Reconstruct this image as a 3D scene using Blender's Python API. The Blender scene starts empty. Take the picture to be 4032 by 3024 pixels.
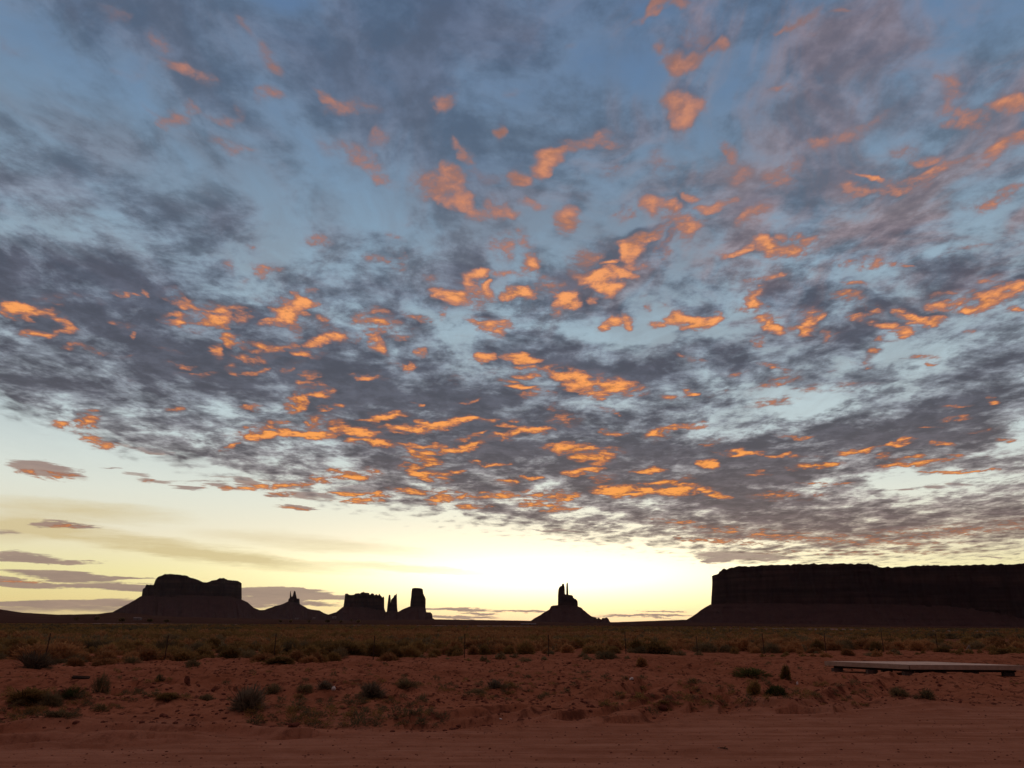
import bpy, bmesh, math, random
import numpy as np
from mathutils import Vector, Matrix

random.seed(11)
scene = bpy.context.scene
COL = scene.collection

# ------------------------------------------------------------------ camera
FPX, PW, PH = 3050.0, 4032, 3024          # focal length and size in photo pixels
PITCH, ROLL, EYE = math.radians(17.2), math.radians(0.30), 1.62
cam_data = bpy.data.cameras.new('camera')
cam_data.sensor_fit = 'HORIZONTAL'
cam_data.sensor_width = 36.0
cam_data.lens = 36.0 * FPX / PW
cam_data.clip_start, cam_data.clip_end = 0.1, 120000.0
cam = bpy.data.objects.new('camera', cam_data)
COL.objects.link(cam)
ROT = Matrix.Rotation(math.pi / 2 + PITCH, 3, 'X') @ Matrix.Rotation(ROLL, 3, 'Z')
cam.matrix_world = Matrix.Translation((0, 0, EYE)) @ ROT.to_4x4()
scene.camera = cam
RN = np.array(ROT)


def ray(px, py):
    """direction (unit, world) of a photo pixel"""
    v = RN @ np.array([(px - PW / 2) / FPX, -(py - PH / 2) / FPX, -1.0])
    return v / np.linalg.norm(v)


def azel(px, py):
    d = ray(px, py)
    return math.degrees(math.atan2(d[0], d[1])), math.degrees(math.asin(d[2]))


def ground_at(px, py, h=0.0):
    d = ray(px, py)
    t = (EYE - h) / -d[2]
    return d[0] * t, d[1] * t


def lin(r, g, b):
    f = lambda c: c / 12.92 if c <= 0.04045 else ((c + 0.055) / 1.055) ** 2.4
    return (f(r / 255), f(g / 255), f(b / 255), 1.0)


# ------------------------------------------------------------------ view / exposure
scene.view_settings.view_transform = 'Standard'
scene.view_settings.look = 'None'
scene.view_settings.exposure = 0.0
scene.view_settings.gamma = 1.0
scene.cycles.max_bounces = 5
scene.cycles.diffuse_bounces = 3
scene.cycles.caustics_reflective = False
scene.cycles.caustics_refractive = False

SUN_AZ, SUN_EL = math.radians(3.6), math.radians(-1.2)   # dawn: the sun is still just under the horizon


# ------------------------------------------------------------------ small node language
class Net:
    def __init__(self, tree):
        self.t = tree

    def new(self, kind, **kw):
        n = self.t.nodes.new(kind)
        for k, v in kw.items():
            setattr(n, k, v)
        return n

    def put(self, sock, v):
        if isinstance(v, S):
            self.t.links.new(v.s, sock)
        elif v is not None:
            sock.default_value = v

    def math(self, op, a, b=None, c=None, clamp=False):
        n = self.new('ShaderNodeMath', operation=op, use_clamp=clamp)
        for i, v in enumerate((a, b, c)):
            self.put(n.inputs[i], v)
        return S(self, n.outputs[0])

    def vmath(self, op, a, b=None, out=0):
        n = self.new('ShaderNodeVectorMath', operation=op)
        self.put(n.inputs[0], a)
        if b is not None:
            self.put(n.inputs[1], b)
        return S(self, n.outputs[out])

    def xyz(self, x, y, z=0.0):
        n = self.new('ShaderNodeCombineXYZ')
        for i, v in enumerate((x, y, z)):
            self.put(n.inputs[i], v)
        return S(self, n.outputs[0])

    def sep3(self, x):
        return self.xyz(x, x, x)

    def sep(self, v):
        n = self.new('ShaderNodeSeparateXYZ')
        self.put(n.inputs[0], v)
        return [S(self, o) for o in n.outputs]

    def noise(self, vec, scale, detail=4.0, rough=0.5, dim='3D', dist=0.0, col=False):
        n = self.new('ShaderNodeTexNoise', noise_dimensions=dim)
        self.put(n.inputs['Vector'], vec)
        n.inputs['Scale'].default_value = scale
        n.inputs['Detail'].default_value = detail
        n.inputs['Roughness'].default_value = rough
        n.inputs['Distortion'].default_value = dist
        return S(self, n.outputs['Color' if col else 'Fac'])

    def smooth(self, x, lo, hi, a=0.0, b=1.0):
        n = self.new('ShaderNodeMapRange', interpolation_type='SMOOTHSTEP')
        for k, v in zip(('Value', 'From Min', 'From Max', 'To Min', 'To Max'), (x, lo, hi, a, b)):
            self.put(n.inputs[k], v)
        return S(self, n.outputs[0])

    def mix(self, f, a, b, blend='MIX'):
        n = self.new('ShaderNodeMix', data_type='RGBA', blend_type=blend)
        self.put(n.inputs[0], f)
        self.put(n.inputs[6], a)
        self.put(n.inputs[7], b)
        return S(self, n.outputs[2])

    def ramp(self, x, stops, interp='LINEAR'):
        n = self.new('ShaderNodeValToRGB')
        cr = n.color_ramp
        cr.interpolation = interp
        while len(cr.elements) < len(stops):
            cr.elements.new(0.5)
        for e, (p, c) in zip(cr.elements, stops):
            e.position = p
            e.color = c if len(c) == 4 else (*c, 1.0)
        self.put(n.inputs[0], x)
        return S(self, n.outputs[0])


class S:
    def __init__(self, net, sock):
        self.n, self.s = net, sock
    def __add__(self, o): return self.n.math('ADD', self, o)
    __radd__ = __add__
    def __sub__(self, o): return self.n.math('SUBTRACT', self, o)
    def __rsub__(self, o): return self.n.math('SUBTRACT', o, self)
    def __mul__(self, o): return self.n.math('MULTIPLY', self, o)
    __rmul__ = __mul__
    def __truediv__(self, o): return self.n.math('DIVIDE', self, o)
    def clamp(self): return self.n.math('ADD', self, 0.0, clamp=True)
    def max(self, o): return self.n.math('MAXIMUM', self, o)
    def min(self, o): return self.n.math('MINIMUM', self, o)
    def pow(self, o): return self.n.math('POWER', self, o)


# ------------------------------------------------------------------ where the clouds stand in the sky
# (x, y, half width, half height, tilt, weight) noted on eight views of the sky: origin and scale of each view
VIEW = {0: (0, 0, .6076), 1: (1344, 0, .6076), 2: (2688, 0, .6076), 3: (0, 900, .6076), 4: (1344, 900, .6076),
        5: (2688, 900, .6076), 6: (0, 1700, .9114), 7: (2016, 1700, .9114), 9: (0, 0, 1.8228)}
LIT = {   # cloud bellies the sun has reached
0: '''1050,270,70,50,20,.35 1150,420,110,55,15,.35 1320,500,90,50,30,.25 850,440,60,45,0,.2 1760,380,100,50,55,.6
1600,200,80,40,45,.3 1770,640,70,55,10,.55 1060,710,120,35,38,.35 1220,720,80,45,20,.3 1450,750,120,40,-10,.25
1500,920,120,35,20,.3 2170,640,110,35,45,.5 2150,900,110,60,20,.3 1660,1590,60,40,0,.3 2070,1570,70,45,30,.3
760,60,90,40,0,.15 60,250,100,60,0,.2''',
1: '''2050,90,150,35,-30,.6 2150,360,110,80,20,.8 2180,680,80,80,0,.7 1490,310,40,30,0,.25 675,640,70,55,-30,.6
1025,815,35,50,0,.85 1150,625,50,30,0,.25 1370,1000,130,55,-35,.95 1150,1130,60,70,20,.75 1580,890,130,60,-15,.45
1700,890,70,40,0,.4 90,960,110,60,35,.4 250,880,60,80,20,.3 220,1110,140,50,30,.4 60,680,110,50,0,.35
560,1180,120,100,20,.4 640,1220,110,70,0,.45 710,1160,50,70,10,.6 820,1020,80,50,50,.45 780,1290,90,50,30,.5
930,1130,150,60,0,.25 920,1370,110,45,10,.4 1030,1350,80,60,30,.45 1100,1400,50,40,0,.4 1480,1420,70,75,40,.65
1250,1330,70,40,20,.3 1840,1340,80,35,-35,.65 2000,1310,50,65,-50,.6 2150,1390,80,60,20,.75 1990,1500,160,40,-12,.85
1860,1590,40,70,0,.75 2120,1590,90,40,-50,.75 1040,1580,70,60,0,.35 1200,1550,60,45,20,.3 350,1420,80,60,0,.2
2050,1040,80,90,0,.3 1760,1090,80,50,-30,.25 320,1540,50,25,40,.3''',
2: '''40,370,110,60,-10,.7 240,310,90,40,-30,.6 110,230,100,60,0,.3 60,690,90,75,0,.6 700,130,100,30,-20,.55
820,70,130,28,-42,.55 150,30,60,30,-30,.35 840,200,50,30,0,.25 660,570,70,25,-20,.3 1080,10,60,20,0,.3
1710,590,80,60,45,.45 1830,760,160,70,30,.35 1900,720,90,50,0,.4 2150,640,130,50,-15,.65 2130,930,160,60,-25,.65
1430,920,90,45,-10,.5 1560,990,90,40,20,.4 1000,880,260,50,-20,.3 300,980,70,50,0,.45 620,1110,110,70,-20,.45
360,1080,90,80,0,.25 230,1300,130,35,-18,.55 430,1400,110,60,-30,.6 1200,1155,90,18,3,.7 1110,1240,110,40,0,.35
1650,1080,260,45,-18,.4 1400,1200,180,45,-15,.3 1930,1300,160,50,-12,.45 2100,1220,100,50,-30,.3 40,1450,80,100,20,.65
30,1260,60,40,0,.5 1860,1620,100,20,0,.4''',
3: '''190,535,130,38,3,1 400,590,130,30,30,.5 230,690,105,28,2,.75 440,670,70,22,5,.4 300,440,80,25,15,.45
480,430,100,20,0,.2 810,405,60,18,2,.5 950,395,30,25,0,.5 650,465,50,20,30,.3 800,620,60,22,10,.6 850,660,20,35,0,.4
1360,500,140,38,5,.95 1540,530,80,50,10,.4 1290,595,150,35,10,.95 1420,600,80,45,5,.95 1240,650,70,20,15,.7
1850,520,130,70,35,.95 1960,470,80,55,20,.9 1900,640,50,80,0,.95 1810,590,80,30,-10,.7 1700,450,90,25,5,.5
1505,720,60,45,15,.85 1660,758,75,32,5,.85 1820,770,90,35,-8,.8 1985,805,110,28,3,.95 2080,720,100,30,-12,.75
1120,790,70,14,5,.7 1400,780,35,50,0,.55 620,785,90,22,8,.5 810,830,50,14,0,.3 460,770,45,16,0,.3 1160,880,70,22,0,.35
1630,840,110,26,5,.4 1520,920,60,26,35,.6 1640,930,80,22,-10,.5 1850,900,70,28,-20,.45 2015,945,50,26,5,.6
2030,1030,90,40,5,.85 1925,1120,70,50,-30,.95 2160,1155,60,26,0,.85 1620,1160,80,22,5,.4 1680,1310,140,42,-8,1
1500,1400,60,22,-25,.6 2050,1260,70,50,-15,1 1960,1325,150,28,6,.9 2180,1270,70,50,0,.75 490,1250,110,42,-5,.75
600,1340,80,50,35,.45 690,1400,80,22,0,.45 575,1160,40,14,0,.45 1130,1165,45,26,0,.4 2150,640,80,60,40,.6
1690,260,65,45,10,.45 1560,355,45,30,-20,.35 1490,210,40,60,0,.2 2030,385,50,14,0,.3 320,1590,160,24,8,.45
1150,450,80,40,30,.25 1270,950,110,16,0,.25 800,960,70,14,10,.2 2140,1610,100,28,0,.7''',
4: '''240,605,110,70,10,1 40,690,60,30,10,.65 380,640,80,45,20,.6 230,745,70,40,30,.6 500,570,90,28,25,.5
780,415,140,70,10,1 890,300,80,45,-20,.95 930,390,60,22,-20,.8 590,310,40,26,0,.4 640,530,26,40,0,.3
1150,420,75,45,-15,.9 1080,420,60,30,-30,.55 1330,350,80,50,15,.85 1460,430,80,75,50,.95 1490,500,60,36,0,.9
1400,520,36,50,0,.45 1240,200,60,75,30,.7 1090,280,80,40,0,.4 1210,270,40,40,0,.4 1570,180,70,65,0,.95
1640,290,120,60,5,1 1730,360,60,50,0,.9 1800,280,60,40,20,.85 1740,210,70,16,-8,.8 1880,100,60,90,0,.85
1990,50,150,38,-10,.85 2110,130,100,30,-42,.85 1910,240,80,30,0,.35 920,610,75,32,15,.8 1020,640,60,50,-40,.55
820,700,40,18,0,.35 1730,620,65,32,-12,.8 1850,600,40,45,-10,.55 2000,480,26,50,5,.4 1650,465,36,24,-20,.45
2170,560,80,60,35,1 2060,620,60,32,20,.6 915,835,80,22,-10,.75 1175,835,100,28,2,.9 1220,905,90,24,5,.55
970,925,50,16,0,.5 770,970,50,20,0,.5 1180,955,60,18,0,.45 1070,985,70,14,10,.7 1160,1030,90,16,4,.8 330,870,60,22,0,.5
400,880,70,26,15,.7 150,955,75,18,5,.6 285,975,40,12,0,.4 520,785,40,36,0,.45 1480,950,140,50,12,.8 1680,1000,190,60,5,.9
1640,1060,70,30,0,.6 1800,1020,90,40,10,.7 1430,920,80,60,0,.5 1700,1155,80,16,20,.6 1280,1070,90,24,0,.4
810,1110,60,18,-15,.35 505,1135,30,10,0,.4 270,1215,130,20,-8,.85 515,1245,65,18,3,.95 850,1230,120,16,2,.85
640,1260,130,36,-15,.75 380,1290,170,24,3,.75 90,1305,130,26,5,.85 195,1375,105,28,2,1 340,1390,130,16,6,.6
560,1410,90,12,0,.5 670,1440,170,20,-3,.8 540,1490,100,32,28,1 440,1475,60,14,0,.6 850,1390,90,22,-20,.9
830,1345,90,16,-20,.8 1000,1350,100,18,0,.7 1080,1325,90,16,-6,.8 1240,1310,100,22,0,.75 1100,1230,45,18,-5,.7
1060,1280,80,14,10,.5 1450,1230,90,40,5,.35 1560,1430,170,36,5,1 1620,1480,120,30,5,.95 1460,1440,70,24,0,.7
1560,1565,100,20,-8,.8 2050,1330,60,36,-20,.85 2120,1300,60,24,-10,.8 1990,1565,90,20,-2,.95 1690,1610,70,30,0,.85
1760,1310,60,20,0,.5 540,1580,120,32,15,.95 500,1550,60,30,20,.8 730,1575,40,14,0,.6 650,1590,60,18,0,.7
90,1590,130,26,5,.9 880,1510,40,14,0,.5 980,1530,70,12,0,.7 1080,1640,70,16,0,.85 1230,1610,70,12,0,.7
2100,1640,130,16,-4,.85 2160,1080,70,26,0,.4 300,190,110,36,20,.45 370,235,60,20,5,.4 1050,90,70,70,0,.3
1200,60,50,26,10,.3 1400,1140,60,40,0,.3''',
5: '''90,590,120,42,5,1 500,500,90,75,50,1 600,600,170,60,20,1 720,640,120,40,0,1 830,560,70,50,-10,.85 500,720,30,40,0,.6
640,120,150,42,3,.95 770,80,90,50,10,.7 540,90,50,50,0,.8 340,145,110,18,-8,.6 1190,215,150,28,-5,.75 1400,215,80,14,5,.5
530,315,90,24,-15,.6 1080,440,80,50,25,.85 1150,550,100,36,10,.85 1240,500,90,32,35,.65 1120,350,80,20,15,.5
1480,560,80,30,25,.95 1580,600,90,26,0,.85 1680,490,70,42,0,.6 1850,470,160,60,5,.95 2000,420,150,60,-10,.6
2150,390,110,40,-10,.75 2030,310,60,50,-20,.6 2130,510,110,24,5,.6 1880,520,80,30,0,.9 1340,615,90,22,5,.6
1390,660,40,50,-60,.6 1240,800,90,32,-55,.65 1380,720,80,24,-30,.55 1560,830,110,16,0,.4 1600,860,60,14,0,.4
950,690,40,50,0,.35 640,910,50,32,25,.75 1040,890,60,14,-5,.5 970,920,30,14,-30,.4 55,1055,42,18,0,1 70,830,70,24,10,.4
340,930,60,22,-5,.3 550,860,60,20,0,.3 580,1000,150,36,-20,.25 660,1090,200,36,-10,.25 1010,1010,180,30,0,.15
2020,1105,40,18,0,.7 1760,1150,70,14,-8,.4 1770,1230,70,14,-5,.35 1600,1295,60,8,-3,.6 1960,1305,70,14,-8,.5
730,1345,90,12,0,.6 340,1450,90,18,2,.95 200,1380,45,20,-10,.55 160,1525,50,24,0,.9 640,1465,170,14,2,.55
860,1535,130,16,-3,.95 1160,1435,120,18,-10,.75 1370,1395,40,14,0,.7 1440,1365,40,20,-8,.65 1680,1390,70,18,5,.55
1380,1490,90,24,10,.7 1500,1520,200,14,-6,.65 1490,1475,70,14,-5,.6 1860,1570,150,8,-3,.6 1640,1580,100,8,0,.5
25,1610,32,18,0,1 480,1585,60,18,0,.45 930,1650,120,12,0,.5 60,1280,100,22,-5,.4 250,1065,70,20,0,.3 2100,1370,60,14,0,.3
1840,1470,120,8,0,.4 1850,145,110,14,0,.5 1850,660,40,20,0,.25''',
6: '''1090,235,60,12,0,.7 1250,235,70,16,-5,.7 1530,180,60,16,5,.9 1590,180,40,20,0,.8 1410,205,50,14,0,.5
1560,268,100,12,2,.9 1540,295,90,10,0,.6 1220,270,50,8,0,.5 1280,328,60,6,4,.5 630,205,26,10,0,.4 960,240,60,8,3,.4
250,180,80,10,8,.5 280,405,70,8,2,.4 60,645,100,8,3,.5 1900,265,140,16,5,.8 1900,295,40,16,0,.8 2050,320,60,10,0,.7
2130,270,80,12,0,.8''',
7: '''470,250,90,26,0,1 600,245,180,20,0,.8 720,240,70,26,0,1 870,265,60,14,15,.8 160,265,90,16,0,.7 210,300,60,16,-20,.95
80,305,80,18,5,.6 180,330,90,14,0,.5 755,195,18,10,0,1 840,135,32,16,0,.9 700,385,80,8,4,.6 1000,430,160,12,4,.6
900,470,200,14,4,.4 1300,450,500,26,4,.32 1900,420,400,30,-4,.26 1500,520,400,14,0,.22 1180,270,120,20,0,.4'''}
DECK = {  # thicker (+) and thinner (-) parts of the cloud deck, on the whole view
9: '''560,170,260,110,20,.5 900,250,220,120,35,.7 1000,370,130,60,30,.5 1200,230,180,140,-20,.4 850,100,300,100,0,.4
1050,60,300,80,0,.4 450,350,250,110,25,-.5 1000,500,220,80,10,-.7 1400,100,80,120,20,-.6 1900,130,250,100,0,-.4
120,330,200,50,30,.35 1500,90,110,60,-10,.5 300,430,240,40,20,.25 700,420,160,60,10,-.3 120,150,200,80,0,-.3
150,620,250,70,10,.8 350,700,350,90,8,.9 600,800,300,80,8,.9 200,790,300,60,8,.45 150,850,250,45,8,.5 800,850,260,70,6,.8
1000,900,300,90,5,.9 1130,765,130,35,0,.9 1350,810,130,45,10,.9 1000,1000,250,60,5,.9 1300,950,300,80,3,.8
1500,1020,250,60,3,.8 1700,1000,250,70,-8,.8 1980,920,220,60,-15,1 2100,870,150,60,-20,.9 1600,1100,250,40,4,.7
1900,1130,330,35,-2,.8 1550,770,70,40,0,.6 1740,640,70,35,0,.9 1320,660,70,30,0,.5 1230,600,60,25,0,.6 1840,720,60,30,-20,.7
2040,590,80,35,0,.9 1880,630,50,30,0,.6 1380,540,70,40,0,.7 830,655,90,28,12,.8 990,590,50,18,8,.6 1650,780,120,40,0,.4
1960,560,60,30,0,.3 1480,1070,200,40,3,.5 1180,1015,55,22,0,-.9 1640,895,150,35,-5,-.7 1230,715,150,26,5,-.6
1870,800,200,36,-15,-.5 1430,1090,120,14,0,-.5 1950,1042,200,26,-3,-1.2 1880,870,140,26,-8,-.6 1560,680,120,30,0,-.4
450,590,160,30,20,.5 700,560,140,40,10,-.5 1980,480,260,60,-10,-.2 60,1000,200,40,8,-.5 480,960,220,26,6,.2
1900,330,260,80,-18,.3 2100,250,150,70,0,.4 1500,880,60,20,0,-.4 1650,850,60,18,0,-.3 1000,680,160,20,5,-.4'''}
BARS = {  # low flat cloud streaks under the deck
6: '''110,545,150,19.8,2,1 300,565,140,7.2,2,.9 250,620,220,18,4,1 500,635,180,6.3,2,.8 60,648,150,12.6,5,.9 480,668,260,13.5,1,1
300,735,380,11.7,0,.8 200,762,460,19.8,0,.55 1200,700,230,23.4,2,1 1280,676,90,6.3,4,.8 1130,738,160,18,0,.9 1400,715,110,10.8,0,.8
1350,745,130,7.2,0,.6 1980,768,120,6.3,1,1 2050,786,100,5.4,2,.9 1900,804,220,5.4,0,.9 200,160,140,21.6,10,.95 270,405,110,9.9,2,.95
1090,220,60,16.2,0,.9 1250,230,60,14.4,0,.9 700,215,70,10.8,8,.6 800,245,60,7.2,3,.7 960,237,70,9,5,.8 1180,270,50,7.2,0,.8
1340,275,100,16.2,5,.8 1280,328,60,6.3,5,.9 640,80,90,12.6,10,.8 20,430,80,12.6,0,.5 900,215,120,5.4,0,.5 1000,200,90,5.4,0,.5
460,160,60,5.4,0,.6 600,185,60,5.4,6,.5 1520,250,100,16.2,0,.9''',
7: '''40,776,100,4.5,0,.8 700,778,90,3.6,0,.9 640,800,160,4.5,0,.9 500,798,140,3.6,0,.7 940,535,130,18,0,1 880,556,70,10.8,0,1
1150,548,90,10.8,0,.7 2100,545,90,3.6,0,.7 1670,255,50,7.2,0,.7 1820,240,60,7.2,0,.7 1950,225,60,7.2,0,.6 900,815,200,3.6,0,.6
200,425,90,5.4,3,.9 380,430,60,3.6,0,.5'''}
VEIL = {  # thin yellowish cirrus
6: '''300,340,420,40,4,.55 600,480,560,34,8,.7 1350,480,380,30,5,.4 100,420,240,50,0,.5 1100,560,420,26,6,.4 1750,590,300,14,4,.4'''}


def blobs(table):
    out = []
    for v, txt in table.items():
        ox, oy, s = VIEW[v]
        for w in txt.split():
            x, y, rx, ry, a, k = map(float, w.split(','))
            if table is LIT and v < 3:
                k = min(1.0, k * 1.3)
            px, py = ox + x * s, oy + y * s
            rx, ry, a = rx * s, ry * s, math.radians(a)
            c = np.array(azel(px, py))
            J = np.stack([np.array(azel(px + 4, py)) - c, np.array(azel(px, py + 4)) - c], 1) / 4
            M = J @ np.array([[math.cos(a) * rx, -math.sin(a) * ry], [math.sin(a) * rx, math.cos(a) * ry]])
            out.append((c, np.linalg.inv(M), abs(M[0]).sum(), k))
    return out


# a lit belly hangs under the dark body of its own cloud
CAPS = {}
for v_ in (1, 2, 4, 5):
    for w_ in LIT[v_].split():
        x_, y_, rx_, ry_, a_, k_ = map(float, w_.split(','))
        if k_ >= .6 and ry_ >= 26 and not (v_ in (4, 5) and y_ > 1000):
            CAPS[v_] = CAPS.get(v_, '') + ' %g,%g,%g,%g,%g,.7' % (x_ + .25 * rx_, y_ - 1.05 * ry_, rx_ * 1.0, ry_ * .85, a_)
LIT_B, DECK_B, BAR_B, VEIL_B = (blobs(t) for t in (LIT, DECK, BARS, VEIL))
DECK_B = DECK_B + blobs(CAPS)

# ------------------------------------------------------------------ sky (world)
world = bpy.data.worlds.new('World')
scene.world = world
world.use_nodes = True
wt = world.node_tree
wt.nodes.clear()
W = Net(wt)
wout = W.new('ShaderNodeOutputWorld')

gen = S(W, W.new('ShaderNodeTexCoord').outputs['Generated'])
d3 = W.vmath('NORMALIZE', gen)
X, Y, Z = W.sep(d3)
DEG = 180 / math.pi
el = W.math('ARCSINE', Z) * DEG
az = W.math('ARCTAN2', X, Y) * DEG
zc = Z.max(0.0) + 0.07                              # flat cloud sheet with a little earth curvature
qx, qy = X / zc, Y / zc
q = W.xyz(qx, qy * 0.72, 0.0)
wn = W.noise(q, 2.6, 2.0, 0.5, '2D', col=True)
wr, wg, wb = W.sep(wn)
q2 = W.xyz(qx + (wr - 0.5) * 0.16, qy * 0.72 + (wg - 0.5) * 0.12, 0.0)
n1 = W.noise(q2, 4.2, 6.0, 0.5, '2D')
q2s = W.vmath('ADD', q2, (0.003, 0.045, 0.0))       # a step towards the sun
n1s = W.noise(q2s, 4.2, 4.0, 0.52, '2D')
n2 = W.noise(W.vmath('ADD', q2, (7.3, 2.1, 0)), 13.0, 5.0, 0.55, '2D')
vo = W.new('ShaderNodeTexVoronoi', voronoi_dimensions='2D', feature='SMOOTH_F1')
fw = W.sep(W.noise(q2, 16.0, 3.0, 0.55, '2D', col=True))
W.put(vo.inputs['Vector'], W.xyz(qx + (fw[0] - 0.5) * 0.09, qy * 0.85 + (fw[1] - 0.5) * 0.09, 0.0))
vo.inputs['Scale'].default_value = 7.5
vo.inputs['Smoothness'].default_value = 0.55
puff = 0.62 - S(W, vo.outputs['Distance'])
n2 = n2 * 0.55 + puff * 0.45 + 0.16
nd = n1 - n1s
n3 = W.noise(W.xyz(qx * 1.0 + (wg - 0.5) * 0.1, qy * 0.95 + (wr - 0.5) * 0.1, 0.0), 21.0, 6.0, 0.66, '2D')
# ragged cloud outlines: shift the sky angles by noise that shrinks with distance
rn = W.noise(W.vmath('ADD', q2, (3.1, 9.2, 0)), 9.0, 4.0, 0.5, '2D', col=True)
rr, rg, rb = W.sep(rn)
zs = zc
au = az + (rr - 0.5) * (zs * 5.5)
ev = el + (rg - 0.5) * (zs * zs * 6.5 + zs * 1.0)
uv1 = W.xyz(au, ev, 1.0)
# flat streaks keep level
sn = W.noise(W.xyz(az * 0.20, el * 1.7, 0.0), 1.0, 7.0, 0.68, '2D', col=True)
sr, sg, sb = W.sep(sn)
uvs = W.xyz(az + (sr - 0.5) * 5.0, el + (sg - 0.5) * 0.9, 1.0)

# clear sky: Nishita dawn sky under a graded twilight arch
nish = W.new('ShaderNodeTexSky', sky_type='NISHITA')
nish.sun_disc = False
nish.sun_elevation = SUN_EL
nish.sun_rotation = SUN_AZ
nish.altitude = 1600.0
g = 1 / 90.0
clear = W.ramp(el * g, [
    (0.0, lin(200, 184, 142)), (1.2 * g, lin(220, 204, 142)), (3.2 * g, lin(224, 216, 160)), (5.5 * g, lin(222, 215, 190)),
    (8.5 * g, lin(216, 220, 208)), (13 * g, lin(196, 212, 214)), (20 * g, lin(163, 186, 198)), (28 * g, lin(130, 158, 181)),
    (36 * g, lin(100, 130, 164)), (44 * g, lin(86, 116, 156)), (54 * g, lin(128, 124, 138)), (1.0, lin(164, 142, 138))])  # topmost stops, above the view, are warmed to light the ground
# twilight glow round the hidden sun
da = (az - math.degrees(SUN_AZ)) / 22.0
de = (el - 3.2) / 4.6
glow = W.math('EXPONENT', (da * da + de * de) * -1.0)
da2 = (az - 2.5) / 13.5
de2 = (el - 3.3) / 1.6
core = W.math('EXPONENT', (da2 * da2 + de2 * de2) * -1.0)
back = W.smooth(W.math('ABSOLUTE', az), 100.0, 44.0)    # unseen sky away from the dawn, recoloured to light the ground
c_far = W.ramp(el * g, [(0, lin(46, 44, 58)), (18 * g, lin(62, 58, 70)), (40 * g, lin(116, 100, 102)), (1.0, lin(118, 110, 120))])
c_farc = W.ramp(el * g, [(0, lin(50, 44, 52)), (18 * g, lin(74, 62, 66)), (40 * g, lin(156, 112, 96)), (1.0, lin(168, 118, 98))])  # unseen clouds tinted orange to warm the light on the ground
clear = W.mix(back, W.mix(0.95, clear, c_far), clear)
sc_ = W.new('ShaderNodeVectorMath', operation='SCALE')
W.put(sc_.inputs[0], S(W, nish.outputs[0]))
sc_.inputs['Scale'].default_value = 0.05
clear = W.mix(1.0, clear, S(W, sc_.outputs[0]), 'ADD')
def tint(k, c):
    n = W.new('ShaderNodeVectorMath', operation='SCALE')
    n.inputs[0].default_value = c
    W.put(n.inputs['Scale'], k)
    return S(W, n.outputs[0])
clear = W.mix(1.0, clear, tint(glow, (0.50, 0.43, 0.27)), 'ADD')
clear = W.mix(1.0, clear, tint(core, (0.60, 0.62, 0.60)), 'ADD')

# a thin, streaked high veil greys the blue
vn = W.noise(W.xyz(qx * 1.3 + 4.0, qy * 0.55, 0.0), 1.9, 6.0, 0.6, '2D')
vn2 = W.noise(W.xyz(qx * 1.1 + wr * 0.5, qy * 0.6 + wg * 0.5, 3.0), 6.0, 5.0, 0.6, '2D')
c_veil = W.ramp(el * g, [(0, lin(206, 200, 180)), (10 * g, lin(182, 188, 186)), (18 * g, lin(150, 162, 170)), (28 * g, lin(126, 140, 156)),
                         (36 * g, lin(106, 124, 146)), (46 * g, lin(92, 114, 142)), (54 * g, lin(150, 136, 134)), (1.0, lin(170, 146, 134))])  # topmost stops, out of view, share the added warm tint
c_veil = W.mix(back, c_far, c_veil)
veil_a = W.smooth(vn * 0.6 + vn2 * 0.4, 0.34, 0.66, 0.10, 0.90) * W.smooth(el, 8.0, 17.0, 0.0, 0.92)
clear = W.mix(veil_a, clear, c_veil)

# shared cloud colours, by height; above the view tinted warm to light the ground
eg = el * g
c_thick = W.ramp(eg, [(3 * g, lin(128, 104, 96)), (8 * g, lin(102, 91, 93)), (14 * g, lin(87, 87, 97)), (22 * g, lin(84, 90, 106)),
                      (32 * g, lin(90, 104, 124)), (44 * g, lin(84, 102, 128)), (54 * g, lin(222, 154, 114)), (1.0, lin(242, 162, 114))])
c_thin = W.ramp(eg, [(3 * g, lin(190, 170, 140)), (8 * g, lin(164, 154, 150)), (14 * g, lin(140, 146, 154)), (22 * g, lin(124, 138, 154)),
                     (32 * g, lin(110, 128, 148)), (44 * g, lin(96, 116, 142)), (54 * g, lin(160, 132, 124)), (1.0, lin(172, 138, 124))])
c_thick = W.mix(back, W.mix(0.95, c_thick, c_farc), c_thick)
c_thin = W.mix(back, W.mix(0.95, c_thin, c_far), c_thin)
pink = W.smooth(vn2 * 0.6 + n1 * 0.4, 0.42, 0.62) * W.smooth(az, -8.0, 24.0, 0.12, 0.62) * W.smooth(el, 17.0, 26.0) * back
c_thin = W.mix(pink, c_thin, lin(158, 130, 128))
c_thick = W.mix(pink, c_thick, lin(128, 108, 114))
c_lit = W.ramp(eg, [(4 * g, lin(232, 150, 84)), (9 * g, lin(240, 156, 82)), (16 * g, lin(240, 156, 90)), (24 * g, lin(236, 156, 102)),
                    (30 * g, lin(214, 142, 104)), (38 * g, lin(190, 132, 112)), (1.0, lin(160, 118, 110))])
c_dull = W.ramp(eg, [(4 * g, lin(150, 112, 92)), (10 * g, lin(146, 100, 84)), (18 * g, lin(146, 108, 100)), (30 * g, lin(142, 120, 122)),
                     (1.0, lin(110, 104, 116))])
soft = W.smooth(el, 20.0, 34.0)
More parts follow.
